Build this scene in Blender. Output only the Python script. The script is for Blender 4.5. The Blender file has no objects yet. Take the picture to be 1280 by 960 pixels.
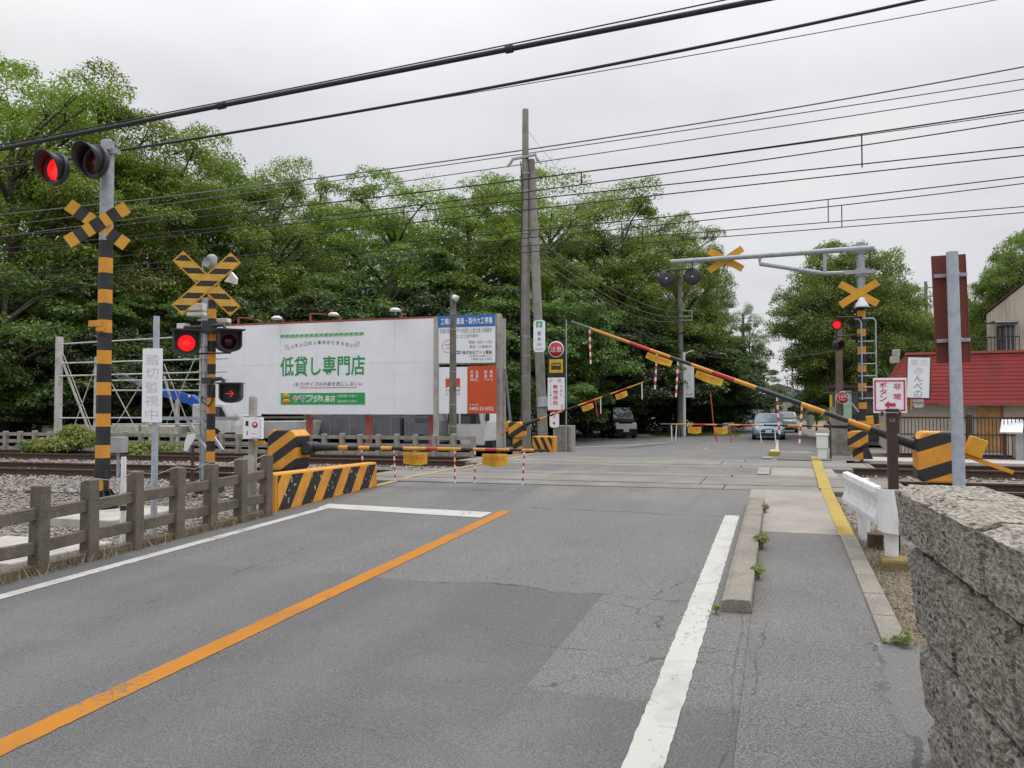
import bpy, bmesh, math, random
import numpy as np
from mathutils import Matrix, Vector, noise as mnoise
R=math.radians
rnd=random.Random(7)
scene=bpy.context.scene
COL=scene.collection
# ---------------------------------------------------------------- camera model
FPX=985.0; EYE=1.55
PITCH=math.atan(31/FPX); YAW=R(18.74); SLOPE=0.03077
CY,SY=math.cos(YAW),math.sin(YAW)
def ray(px,py):
    x=(px-640)/FPX; u=(480-py)/FPX
    up=u*math.cos(PITCH)+math.sin(PITCH); fw=math.cos(PITCH)-u*math.sin(PITCH)
    return x,fw,up
def wdir(px,py):
    x,fw,up=ray(px,py)
    return Vector((x*CY-fw*SY, x*SY+fw*CY, up))
def D(px,py,dep):                       # world point seen at a pixel, at a given forward distance in metres
    x,fw,up=ray(px,py)
    return wdir(px,py)*(dep/fw)+Vector((0,0,EYE))
def PY(px,py,Y):                        # world point seen at a pixel, on the plane y = Y
    d=wdir(px,py); return d*(Y/d.y)+Vector((0,0,EYE))
def PZ(px,py,z):
    d=wdir(px,py); return d*((z-EYE)/d.z)+Vector((0,0,EYE))
def off(X): return .05*X-.001*X*X if X>-60 else .05*-60-3.6+(X+60)*.17
ZT=SLOPE*12.2
def prof(Y):
    if Y<12.2: return SLOPE*Y
    if Y<19.6: return ZT
    if Y<34: return ZT-(ZT+.17)*(Y-19.6)/14.4
    return -.17
def sm(a,b,x):
    t=min(1,max(0,(x-a)/(b-a))); return t*t*(3-2*t)
# ---------------------------------------------------------------- materials
def nt(name):
    m=bpy.data.materials.new(name); m.use_nodes=True
    n=m.node_tree; b=n.nodes['Principled BSDF']
    return m,n,b
def nd(n,t,**kw):
    x=n.nodes.new(t)
    for k,v in kw.items():
        if k in x.inputs: x.inputs[k].default_value=v
        else: setattr(x,k,v)
    return x
def mth(n,op,a,b=None,c=None,clamp=False):
    x=n.nodes.new('ShaderNodeMath'); x.operation=op; x.use_clamp=clamp
    for i,v in enumerate((a,b,c)):
        if v is None: continue
        if isinstance(v,(int,float)): x.inputs[i].default_value=v
        else: n.links.new(v,x.inputs[i])
    return x.outputs[0]
def c4(c): return (c[0],c[1],c[2],1)
def mixc(n,f,a,b,blend='MIX'):
    x=n.nodes.new('ShaderNodeMix'); x.data_type='RGBA'; x.blend_type=blend
    for s,v in ((x.inputs['Factor'],f),(x.inputs['A'],a),(x.inputs['B'],b)):
        if isinstance(v,(int,float)): s.default_value=v
        elif isinstance(v,(tuple,list)): s.default_value=c4(v)
        else: n.links.new(v,s)
    return x.outputs['Result']
def ramp(n,v,lo,hi):
    x=n.nodes.new('ShaderNodeMapRange'); x.clamp=True
    n.links.new(v,x.inputs[0]); x.inputs[1].default_value=lo; x.inputs[2].default_value=hi
    return x.outputs[0]
def noise(n,scale,detail=4,vec=None,rough=.55):
    x=nd(n,'ShaderNodeTexNoise',Scale=scale,Detail=detail,Roughness=rough)
    if vec is None:
        tc=nd(n,'ShaderNodeTexCoord'); vec=tc.outputs['Object']
    n.links.new(vec,x.inputs['Vector'])
    return x.outputs['Fac']
def bumpn(n,b,h,strength=.3,dist=.02):
    x=nd(n,'ShaderNodeBump'); x.inputs['Strength'].default_value=strength; x.inputs['Distance'].default_value=dist
    n.links.new(h,x.inputs['Height']); n.links.new(x.outputs[0],b.inputs['Normal'])
MATS={}
def mat(name,col,rough=.6,col2=None,scale=4,lo=.42,hi=.65,metal=0,bump=0,bscale=60,bdist=.01,grain=0,spec=.4):
    if name in MATS: return MATS[name]
    m,n,b=nt(name); b.inputs['Roughness'].default_value=rough; b.inputs['Metallic'].default_value=metal
    b.inputs['Specular IOR Level'].default_value=spec
    c=tuple(col)
    if col2 is None: col2=tuple(x*.8 for x in col)
    out=mixc(n,ramp(n,noise(n,scale,6),lo,hi),c,col2)
    if grain:
        out=mixc(n,grain,out,mixc(n,ramp(n,noise(n,bscale*1.7,2),.35,.65),tuple(x*.35 for x in c),tuple(min(1,x*1.7) for x in c)))
    n.links.new(out,b.inputs['Base Color'])
    if bump: bumpn(n,b,noise(n,bscale,5),bump,bdist)
    MATS[name]=m; return m
def emis(name,col,strength,base=(.02,.01,.01),rough=.3):
    m,n,b=nt(name); b.inputs['Base Color'].default_value=c4(base); b.inputs['Roughness'].default_value=rough
    b.inputs['Emission Color'].default_value=c4(col); b.inputs['Emission Strength'].default_value=strength
    MATS[name]=m; return m
YEL=(.68,.30,.03); BLK=(.018,.018,.02)
def stripes(name,a,period,o=0,duty=.5,wear=.62,c1=YEL,c2=BLK,under=(.45,.44,.42)):
    m,n,b=nt(name); b.inputs['Roughness'].default_value=.5
    tc=nd(n,'ShaderNodeTexCoord'); dp=nd(n,'ShaderNodeVectorMath',operation='DOT_PRODUCT')
    n.links.new(tc.outputs['Object'],dp.inputs[0]); dp.inputs[1].default_value=a
    v=mth(n,'FRACT',mth(n,'ADD',mth(n,'DIVIDE',dp.outputs['Value'],period),o))
    f=mth(n,'LESS_THAN',v,duty)
    dirt=ramp(n,noise(n,5,6),.42,.8)
    yy=mixc(n,dirt,c1,tuple(x*.58 for x in c1))
    col=mixc(n,f,yy,c2)
    w=mth(n,'GREATER_THAN',noise(n,16,6),wear)
    col=mixc(n,w,col,under)
    n.links.new(col,b.inputs['Base Color']); MATS[name]=m; return m
M_yel=mat('yellow_orange_paint',(.62,.275,.03),.55,(.40,.185,.04),6,.46,.80,grain=.10,bscale=30)
M_yel2=mat('plain_yellow_paint',(.64,.32,.028),.55,(.47,.235,.035),5,.46,.78,grain=.06,bscale=30)
M_blk=mat('black_paint',BLK,.5,(.03,.03,.03),6)
M_blk2=mat('faded_black_band',(.020,.020,.023),.6,(.055,.053,.050),5,.46,.8,grain=.15,bscale=30)
M_red=mat('red_paint',(.55,.03,.03),.5,(.42,.03,.03),8)
M_white=mat('white_paint',(.72,.73,.74),.5,(.58,.58,.58),6,.5,.75)
M_signw=mat('white_sign_sheet',(.80,.82,.86),.4,(.74,.76,.79),2,.4,.8)
M_galv=mat('galvanised_steel',(.36,.39,.42),.5,(.29,.31,.34),10,metal=.35)
M_galv2=mat('pale_blue_grey_steel',(.40,.44,.50),.5,(.32,.36,.41),14,metal=.2,bump=.1,bscale=90)
M_conc=mat('weathered_concrete',(.30,.285,.25),.9,(.19,.175,.15),5,.38,.62,bump=.5,bscale=45,bdist=.008,grain=.25)
M_conc2=mat('mossy_concrete',(.150,.130,.100),.95,(.078,.068,.052),6,.36,.62,bump=.7,bscale=60,bdist=.01,grain=.35)
M_concl=mat('pale_concrete',(.42,.40,.37),.9,(.33,.31,.28),4,.4,.65,bump=.2,bscale=60)
M_pole=mat('concrete_pole_grey',(.26,.25,.235),.85,(.19,.18,.165),3,bump=.15,bscale=50)
M_rust=mat('rust_brown_steel',(.085,.048,.033),.8,(.05,.032,.026),14,bump=.2,bscale=70)
M_railtop=mat('worn_rail_head',(.22,.19,.17),.4,(.15,.12,.10),8,metal=.6)
M_redpost=mat('faded_red_post',(.36,.085,.065),.7,(.25,.09,.07),6)
M_brown=mat('brown_sign_back',(.155,.032,.022),.55,(.12,.028,.022),3)
M_brownd=mat('dark_brown_steel',(.055,.03,.026),.55,(.04,.025,.022),6)
M_lensoff=mat('dark_red_lens',(.05,.006,.008),.15,(.03,.005,.006),20)
M_hood=mat('black_signal_hood',(.03,.031,.034),.5,(.045,.045,.047),10)
M_lens=emis('lit_red_lens',(1,.012,.018),1.0,(.3,.01,.01))
M_arrow=emis('lit_red_arrow',(1,.02,.03),.75)
M_glass=mat('dark_window_glass',(.03,.036,.04),.06,(.02,.025,.03),1,spec=.7)
M_tyre=mat('tyre_rubber',(.015,.015,.015),.85)
M_cable=mat('black_cable',(.022,.022,.025),.6)
M_cableg=mat('grey_cable',(.16,.165,.17),.6)
M_cabl2=mat('copper_wire',(.15,.16,.16),.6)
M_green=mat('green_lettering',(.02,.30,.10),.5,(.02,.27,.09))
M_greenp=mat('pale_green_lettering',(.32,.60,.33),.5)
M_greenb=mat('green_banner',(.03,.33,.09),.5,(.03,.30,.08))
M_dark=mat('dark_lettering',(.04,.04,.045),.5)
M_greyl=mat('grey_lettering',(.22,.22,.24),.5)
M_fadel=mat('faded_lettering',(.56,.45,.48),.5,(.70,.65,.68),14)
M_pinkl=mat('pink_lettering',(.65,.16,.30),.5)
M_redl=mat('red_lettering',(.62,.03,.06),.5)
M_bluel=mat('blue_header',(.035,.16,.46),.5,(.035,.14,.40))
M_orange=mat('orange_sign_panel',(.60,.085,.025),.5,(.54,.075,.024),2)
M_yelsign=mat('yellow_sign_plate',(.66,.42,.022),.5,(.52,.31,.025),8)
M_cyan=mat('cyan_lettering',(.1,.45,.7),.5)
M_navy=mat('navy_lettering',(.02,.04,.22),.5)
# ---------------------------------------------------------------- mesh building
ROOT={}
class MB:
    def __init__(s): s.v=[];s.f=[];s.m=[];s.sm=[];s.mats=[]
    def mi(s,m):
        if m not in s.mats: s.mats.append(m)
        return s.mats.index(m)
    def add(s,vs,fs,m,smooth=False):
        b=len(s.v); i=s.mi(m)
        s.v.extend([tuple(x) for x in vs])
        for f in fs: s.f.append([b+k for k in f]); s.m.append(i); s.sm.append(smooth)
        return s
    def box(s,c,size,m,rz=0,M=None):
        hx,hy,hz=(x/2 for x in size)
        X=Matrix.Translation(c)@Matrix.Rotation(rz,4,'Z') if M is None else M@Matrix.Translation(c)
        vs=[X@Vector((a*hx,b*hy,e*hz)) for a in(-1,1) for b in(-1,1) for e in(-1,1)]
        return s.add(vs,[(0,1,3,2),(4,6,7,5),(0,4,5,1),(2,3,7,6),(0,2,6,4),(1,5,7,3)],m)
    def beam(s,p0,p1,w,h,m,up=(0,0,1)):
        p0,p1=Vector(p0),Vector(p1); d=(p1-p0).normalized(); u=Vector(up)
        if abs(d.dot(u))>.97: u=Vector((0,1,0))
        r=d.cross(u).normalized(); u=r.cross(d)
        vs=[p+r*(a*w/2)+u*(b*h/2) for p in(p0,p1) for a,b in((-1,-1),(1,-1),(1,1),(-1,1))]
        return s.add(vs,[(3,2,1,0),(4,5,6,7),(0,1,5,4),(1,2,6,5),(2,3,7,6),(3,0,4,7)],m)
    def tube(s,p0,p1,r0,r1,m,n=12,cap=True):
        return s.path([p0,p1],[r0,r1],m,n,cap)
    def path(s,pts,r,m,n=8,cap=True):
        pts=[Vector(p) for p in pts]
        rs=r if isinstance(r,(list,tuple)) else [r]*len(pts)
        vs=[];fs=[]
        u=None
        for i,p in enumerate(pts):
            d=(pts[min(i+1,len(pts)-1)]-pts[max(i-1,0)]).normalized()
            if u is None: u=Vector((0,0,1)) if abs(d.z)<.9 else Vector((0,1,0))
            a=d.cross(u).normalized(); u=a.cross(d).normalized()
            for k in range(n):
                t=2*math.pi*k/n; vs.append(p+(a*math.cos(t)+u*math.sin(t))*rs[i])
        for i in range(len(pts)-1):
            for k in range(n):
                k2=(k+1)%n; fs.append((i*n+k,i*n+k2,(i+1)*n+k2,(i+1)*n+k))
        s.add(vs,fs,m,True)
        if cap:
            s.add(vs[:n],[tuple(range(n))[::-1]],m); s.add(vs[-n:],[tuple(range(n))],m)
        return s
    def lathe(s,prof_,M,m,n=20,a0=0,a1=2*math.pi,smooth=True):
        full=abs(a1-a0-2*math.pi)<1e-6; k=n if full else n+1
        vs=[M@Vector((r*math.cos(a0+(a1-a0)*i/n),r*math.sin(a0+(a1-a0)*i/n),h)) for r,h in prof_ for i in range(k)]
        fs=[]
        for j in range(len(prof_)-1):
            for i in range(n):
                i2=(i+1)%k if full else i+1
                fs.append((j*k+i,j*k+i2,(j+1)*k+i2,(j+1)*k+i))
        return s.add(vs,fs,m,smooth)
    def prism(s,poly,y0,y1,M,m):       # poly in local x,z; extruded along local y
        n=len(poly)
        vs=[M@Vector((x,y,z)) for y in(y0,y1) for x,z in poly]
        fs=[tuple(range(n)),tuple(range(2*n-1,n-1,-1))]+[(i,i+n,(i+1)%n+n,(i+1)%n) for i in range(n)]
        return s.add(vs,fs,m)
    def build(s,name,parent=None,bevel=0,kind=None,seg=2):
        me=bpy.data.meshes.new(name); me.from_pydata(s.v,[],s.f)
        for m in s.mats: me.materials.append(m)
        me.polygons.foreach_set('material_index',s.m); me.polygons.foreach_set('use_smooth',s.sm)
        return link(name,me,parent,bevel,kind,seg)
def link(name,me,parent=None,bevel=0,kind=None,seg=2):
    o=bpy.data.objects.new(name,me); COL.objects.link(o)
    bm=bmesh.new(); bm.from_mesh(me)
    if parent is not None:
        mw=ROOT[parent.name]; bmesh.ops.transform(bm,matrix=mw.inverted(),verts=bm.verts); o.parent=parent; ROOT[o.name]=mw
    else: ROOT[o.name]=Matrix()
    bmesh.ops.recalc_face_normals(bm,faces=bm.faces)
    bm.to_mesh(me); bm.free(); me.update()
    if bevel:
        b=o.modifiers.new('bevel','BEVEL'); b.width=bevel; b.segments=seg; b.limit_method='ANGLE'; b.angle_limit=R(40)
    if kind: o['kind']=kind
    return o
def tag(o,label,cat,group=None,kind=None):
    o['label']=label; o['category']=cat
    if group: o['group']=group
    if kind: o['kind']=kind
    return o
def thing(name,label,cat,loc,rz=0,group=None):
    o=bpy.data.objects.new(name,None); COL.objects.link(o); o.empty_display_size=.2
    o.location=loc; o.rotation_euler=(0,0,rz)
    ROOT[o.name]=Matrix.Translation(Vector(loc))@Matrix.Rotation(rz,4,'Z')
    return tag(o,label,cat,group)
def copy_tree(o,parent=None):
    c=o.copy(); COL.objects.link(c)
    if parent is not None: c.parent=parent
    for ch in list(o.children): copy_tree(ch,c)
    return c
def fr(o,rz=0,rx=0): return Matrix.Translation(Vector(o))@Matrix.Rotation(rz,4,'Z')@Matrix.Rotation(rx,4,'X')
TXT=[]
def text(s,M,cx,cz,w,h,m,y=-.004,bold=.0,fit=True,line=1.0,shear=0,name='lettering',parent=None,mb=None,rot=0):
    """lettering of real thickness fitted into a w x h box centred at (cx,cz) on the sign plane of frame M (front is local -y)"""
    cu=bpy.data.curves.new('t','FONT'); cu.body=s; cu.size=1; cu.align_x='CENTER'; cu.resolution_u=2; cu.offset=min(bold*.4,.014)
    cu.space_line=line; cu.shear=shear
    ob=bpy.data.objects.new('t',cu); COL.objects.link(ob)
    dg=bpy.context.evaluated_depsgraph_get()
    me=bpy.data.meshes.new_from_object(ob.evaluated_get(dg))
    bpy.data.objects.remove(ob); bpy.data.curves.remove(cu)
    vs=np.array([v.co[:] for v in me.vertices]); fs=[tuple(p.vertices) for p in me.polygons]
    bpy.data.meshes.remove(me)
    lo=vs.min(0); hi=vs.max(0); sz=hi-lo
    sx=w/max(sz[0],1e-6); sz_=h/max(sz[1],1e-6)
    if not fit: sx=sz_=min(sx,sz_)
    out=[]
    cr,sr=math.cos(rot),math.sin(rot)
    for v in vs:
        a=(v[0]-(lo[0]+hi[0])/2)*sx; b=(v[1]-(lo[1]+hi[1])/2)*sz_
        out.append(M@Vector((cx+a*cr-b*sr,y,cz+a*sr+b*cr)))
    mb.add(out,fs,m)
    return mb
# ================================================================ SETTING
def gz(X,Y):
    o=off(max(-60,min(60,X))); y=Y-o
    road=prof(Y)-.06
    if y<11.4: side=prof(max(Y,-5))-.16-.13*sm(-6.2,-6.9,X) if X<0 else prof(max(Y,-5))-.05
    elif y<20.2: side=.19
    else: side=.19-.42*sm(20.2,26,y)
    if y>10.2 and y<11.4: side=side+(.15-side)*sm(10.2,11.4,y)
    k=sm(-6.9,-6.15,X)*(1-sm(1.05,1.6,X))
    if X>0 and y<10.5: k=1-sm(.85,1.1,X)
    n=.03*mnoise.noise(Vector((X*.7,Y*.7,0)))
    return road*k+(side+n)*(1-k)
def grid_lines(a): return sorted(set(round(x,3) for x in a))
gx=grid_lines(list(np.linspace(-200,-40,12))+list(np.arange(-40,-12,1))+list(np.arange(-12,6,.25))+list(np.arange(6,40,1))+list(np.linspace(40,200,10)))
gy=grid_lines(list(np.arange(-12,2,1))+list(np.arange(2,27,.25))+list(np.arange(27,60,1.5))+list(np.linspace(60,460,20)))
mb=MB()
vs=[(x,y,gz(x,y)) for y in gy for x in gx]; nx=len(gx)
fs=[(j*nx+i,j*nx+i+1,(j+1)*nx+i+1,(j+1)*nx+i) for j in range(len(gy)-1) for i in range(nx-1)]
m,n,b=nt('soil_and_gravel'); b.inputs['Roughness'].default_value=.95
f1=noise(n,.35,6); f2=noise(n,38,3); f3=noise(n,3,5)
c=mixc(n,ramp(n,f3,.4,.62),(.155,.13,.10),(.23,.20,.16))
c=mixc(n,ramp(n,f1,.5,.62),c,(.135,.118,.088))
c=mixc(n,.45,c,mixc(n,ramp(n,f2,.35,.65),(.06,.05,.04),(.36,.33,.29)))
n.links.new(c,b.inputs['Base Color']); bumpn(n,b,f2,.8,.03)
M_soil=m
mb.add(vs,fs,m,True); mb.build('ground',kind='structure')

# --- asphalt material of the road: object coordinates are world metres
def road_material(name,kind):
    m,n,b=nt(name); b.inputs['Roughness'].default_value=.85; b.inputs['Specular IOR Level'].default_value=.3
    tc=nd(n,'ShaderNodeTexCoord'); sp=nd(n,'ShaderNodeSeparateXYZ'); n.links.new(tc.outputs['Object'],sp.inputs[0])
    X,Y=sp.outputs[0],sp.outputs[1]
    fine=noise(n,105,2); mid=noise(n,45,3); big=noise(n,.9,5); st=nd(n,'ShaderNodeMapping'); n.links.new(tc.outputs['Object'],st.inputs[0]); st.inputs['Scale'].default_value=(2.2,.12,1)
    streak=noise(n,1.0,4,st.outputs[0])
    if kind=='road':
        wob=mth(n,'MULTIPLY',mth(n,'SUBTRACT',noise(n,2.2,4),.5),.5)
        old=ramp(n,mth(n,'ADD',Y,wob),5.75,5.85)                       # coarse, paler old surface from here to the crossing
        patch=mth(n,'MULTIPLY',mth(n,'LESS_THAN',mth(n,'ADD',X,mth(n,'MULTIPLY',wob,.4)),-1.25),ramp(n,mth(n,'ADD',Y,wob),3.8,3.9))
        left=mth(n,'LESS_THAN',X,-3.2)
        cnew=(.083,.082,.085); cold=(.118,.114,.109); cleft=(.093,.092,.095)
        older=mth(n,'MAXIMUM',old,mth(n,'MULTIPLY',mth(n,'GREATER_THAN',X,-1.25),ramp(n,mth(n,'ADD',Y,wob),3.85,3.95)))
        c=mixc(n,older,cnew,cold)
        c=mixc(n,left,c,cleft)
        # pale dusty scuffing towards the rails, outside of the wheel paths
        sc=mth(n,'MULTIPLY',ramp(n,mth(n,'ADD',Y,mth(n,'MULTIPLY',wob,2.0)),8.8,11.0),ramp(n,mth(n,'ADD',streak,mth(n,'MULTIPLY',mth(n,'SUBTRACT',big,.5),.6)),.40,.60))
        c=mixc(n,mth(n,'MULTIPLY',sc,.75),c,(.225,.213,.195))
        # polished wheel paths: cos of X
        wp=mth(n,'COSINE',mth(n,'MULTIPLY',mth(n,'ADD',X,1.15),2*math.pi/1.35))
        c=mixc(n,mth(n,'MULTIPLY',mth(n,'MULTIPLY',ramp(n,wp,-.2,1),ramp(n,streak,.35,.6)),.55),c,(.150,.147,.143))
        oil=mth(n,'MULTIPLY',ramp(n,wp,.2,-.9),ramp(n,noise(n,1.7,5),.52,.72)); c=mixc(n,mth(n,'MULTIPLY',oil,.38),c,(.055,.055,.057))
        crackmask=mth(n,'MULTIPLY',mth(n,'MULTIPLY',older,mth(n,'GREATER_THAN',X,-1.7)),mth(n,'LESS_THAN',mth(n,'ADD',Y,mth(n,'MULTIPLY',wob,2)),6.6))
        seam=mth(n,'LESS_THAN',mth(n,'ABSOLUTE',mth(n,'SUBTRACT',mth(n,'ADD',Y,wob),9.55)),.022)
        seam=mth(n,'MULTIPLY',seam,mth(n,'GREATER_THAN',X,-3.1))
        edge=mth(n,'MULTIPLY',mth(n,'LESS_THAN',mth(n,'ABSOLUTE',mth(n,'SUBTRACT',mth(n,'ADD',Y,wob),5.8)),.018),mth(n,'GREATER_THAN',X,-3.1))
        dash=mth(n,'MULTIPLY',mth(n,'LESS_THAN',mth(n,'ABSOLUTE',mth(n,'ADD',mth(n,'ADD',X,4.35),mth(n,'MULTIPLY',wob,.05))),.012),mth(n,'GREATER_THAN',noise(n,7,2),.49))
        dash=mth(n,'MULTIPLY',dash,mth(n,'MULTIPLY',mth(n,'GREATER_THAN',Y,4.2),mth(n,'LESS_THAN',Y,6.6)))
        c3=mth(n,'MULTIPLY',mth(n,'LESS_THAN',mth(n,'ABSOLUTE',mth(n,'ADD',mth(n,'ADD',X,.24),mth(n,'MULTIPLY',wob,.30))),.007),mth(n,'LESS_THAN',Y,5.6))
        c4_=mth(n,'LESS_THAN',mth(n,'ABSOLUTE',mth(n,'SUBTRACT',mth(n,'ADD',Y,mth(n,'MULTIPLY',wob,.3)),4.55)),.009); c4_=mth(n,'MULTIPLY',c4_,mth(n,'GREATER_THAN',X,-1.5))
        extra=mth(n,'MAXIMUM',mth(n,'MAXIMUM',mth(n,'MAXIMUM',seam,edge),dash),mth(n,'MAXIMUM',c3,c4_))
        grainamt=mth(n,'ADD',.22,mth(n,'MULTIPLY',older,.22))
    elif kind=='walk':
        c=mixc(n,ramp(n,big,.38,.62),(.088,.086,.082),(.122,.118,.111)); crackmask=0.0; grainamt=.62
        wob=mth(n,'SUBTRACT',noise(n,2.6,6),.5)
        edge=mth(n,'SUBTRACT',mth(n,'ADD',X,mth(n,'MULTIPLY',wob,.42)),.50)
        nearY=mth(n,'LESS_THAN',mth(n,'ADD',Y,mth(n,'MULTIPLY',wob,.5)),5.14)
        inside=mth(n,'MULTIPLY',mth(n,'GREATER_THAN',edge,0),nearY)
        c=mixc(n,inside,c,mixc(n,ramp(n,noise(n,4,4),.56,.70),(.125,.122,.117),(.20,.195,.185)))
        grainamt=mth(n,'SUBTRACT',.40,mth(n,'MULTIPLY',inside,.15))
        soil=mth(n,'MULTIPLY',ramp(n,mth(n,'ADD',X,mth(n,'MULTIPLY',noise(n,9,4),.16)),.03,-.07),mth(n,'MULTIPLY',mth(n,'GREATER_THAN',Y,5.3),mth(n,'LESS_THAN',Y,10.2)))
        c=mixc(n,mth(n,'MULTIPLY',soil,.65),c,(.085,.065,.045))
        k1=mth(n,'MULTIPLY',mth(n,'LESS_THAN',mth(n,'ABSOLUTE',edge),mth(n,'MULTIPLY',noise(n,5,3),.036)),nearY)
        k2=mth(n,'MULTIPLY',mth(n,'LESS_THAN',mth(n,'ABSOLUTE',mth(n,'ADD',mth(n,'ADD',X,.12),mth(n,'MULTIPLY',wob,.22))),mth(n,'MULTIPLY',noise(n,4,3),.009)),mth(n,'LESS_THAN',Y,5.5))
        extra=mth(n,'MAXIMUM',k1,k2)
    else:
        c=mixc(n,ramp(n,big,.4,.62),(.128,.127,.128),(.17,.166,.160)); crackmask=0.0; extra=None; grainamt=.25
    c=mixc(n,mth(n,'MULTIPLY',ramp(n,streak,.42,.7),.35),c,(.085,.085,.088))
    c=mixc(n,mth(n,'MULTIPLY',ramp(n,big,.5,.70),.38),c,(.17,.165,.155))
    spk=mixc(n,ramp(n,fine,.40,.62),(.04,.04,.04),(.30,.295,.28))
    c=mixc(n,grainamt,c,spk)
    c=mixc(n,mth(n,'MULTIPLY',mth(n,'GREATER_THAN',mid,.70),.6),c,(.04,.04,.04))
    # cracks
    wv=nd(n,'ShaderNodeVectorMath',operation='ADD'); nz=nd(n,'ShaderNodeTexNoise',Scale=3.0,Detail=5)
    n.links.new(tc.outputs['Object'],nz.inputs['Vector']); sc2=nd(n,'ShaderNodeVectorMath',operation='SCALE'); sc2.inputs['Scale'].default_value=.55
    n.links.new(nz.outputs['Color'],sc2.inputs[0]); n.links.new(tc.outputs['Object'],wv.inputs[0]); n.links.new(sc2.outputs[0],wv.inputs[1])
    vo=nd(n,'ShaderNodeTexVoronoi',feature='DISTANCE_TO_EDGE',Scale=.62 if kind!='walk' else .8); n.links.new(wv.outputs[0],vo.inputs['Vector'])
    cr=mth(n,'MULTIPLY',mth(n,'LESS_THAN',vo.outputs['Distance'],mth(n,'MULTIPLY',noise(n,6,3),.011)),crackmask)
    if extra is not None: cr=mth(n,'MAXIMUM',cr,extra)
    c=mixc(n,mth(n,'MULTIPLY',cr,mth(n,'MULTIPLY',ramp(n,noise(n,4,4),.35,.6),.62)),c,(.032,.030,.028))
    n.links.new(c,b.inputs['Base Color'])
    bumpn(n,b,mth(n,'SUBTRACT',mth(n,'ADD',fine,mid),mth(n,'MULTIPLY',cr,2.0)),.45,.006)
    return m
M_road=road_material('road_asphalt','road'); M_walk=road_material('pavement_asphalt','walk'); M_lot=road_material('parking_asphalt','lot')
def sheet(name,x0,x1,fy0,fy1,m,dz=0,nxs=12,dy=.4,parent=None,kind=None,zf=None,th=0):
    """a sheet that follows the road's long profile; its two ends may follow the skew of the tracks"""
    mb=MB(); xs=np.linspace(x0,x1,nxs+1)
    f0=fy0 if callable(fy0) else (lambda x:fy0); f1=fy1 if callable(fy1) else (lambda x:fy1)
    ny=max(1,int(round((f1(x0)-f0(x0))/dy)))
    vs=[]
    for j in range(ny+1):
        for x in xs:
            y=f0(x)+(f1(x)-f0(x))*j/ny
            vs.append((x,y,(zf(x,y) if zf else prof(y))+dz))
    k=nxs+1
    mb.add(vs,[(j*k+i,j*k+i+1,(j+1)*k+i+1,(j+1)*k+i) for j in range(ny) for i in range(nxs)],m,False)
    o=mb.build(name,parent,kind=kind)
    return o
R1,R2,R3,R4=12.66,14.12,17.0,18.46      # the four rails (y at x = 0)
o_=lambda y:(lambda x:y+off(x))
road=sheet('road',-6.05,-.18,-3,o_(12.0),M_road,kind='structure')
mid=sheet('road_between_tracks',-6.05,-.15,o_(14.66),o_(16.44),M_road,kind='structure')
far=sheet('road_beyond_tracks',-6.6,-.05,o_(19.0),330,M_lot,kind='structure',dy=1.2)
sheet('side_road',-60,-6.6,o_(23.2),52.5,M_lot,kind='structure',nxs=50,dy=1,dz=.0,zf=lambda x,y:max(prof(y),gz(x,y)+.05) if x<-7.5 else prof(y))
walk=sheet('pavement',-.19,.56,-3,8.62,M_walk,dz=.012,kind='structure',nxs=4)
sheet('pavement_edge_patch',.56,1.0,-3,5.12,M_walk,dz=.012,kind='structure',nxs=2)
M_deck=mat('crossing_concrete',(.285,.263,.232),.9,(.21,.193,.168),2.2,.4,.62,bump=.3,bscale=90,bdist=.006,grain=.3)
M_panel=mat('crossing_panel',(.205,.192,.174),.85,(.14,.13,.117),1.6,.38,.62,bump=.2,bscale=70,grain=.22)
sheet('pavement_deck',-.19,.62,8.62,o_(12.0),M_deck,dz=.014,kind='structure',nxs=4)
sheet('pavement_deck',-.15,.95,o_(14.66),o_(16.44),M_deck,dz=.003,kind='structure',nxs=4)
sheet('pavement_beyond_tracks',-.05,1.7,o_(19.0),300,M_walk,dz=.02,kind='structure',nxs=4,dy=1.2)
# crossing panels between and beside the rails; grooves are real gaps
g=.045
for a,b_,xe in ((12.0,R1-.04,.35),(R1+.09,R2-.09,.75),(R2+.04,14.66,.35),(16.44,R3-.04,.3),(R3+.09,R4-.09,.75),(R4+.04,19.0,.3)):
    mb=MB(); x=-6.25-xe
    while x<1.05+xe:
        x2=min(x+2.9,1.05+xe); ya=lambda t:a+off(t); yb=lambda t:b_+off(t)
        top=ZT+.004; gap=.008
        c=[(x+gap,ya(x)),(x2-gap,ya(x2)),(x2-gap,yb(x2)),(x+gap,yb(x))]
        mb.add([(p,q,top-.001) for p,q in c]+[(p,q,top-.16) for p,q in c],[(0,1,2,3),(0,4,5,1),(1,5,6,2),(2,6,7,3),(3,7,4,0)],M_panel)
        x=x2
    mb.build('crossing_panels',kind='structure',bevel=.006,seg=1)
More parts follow.
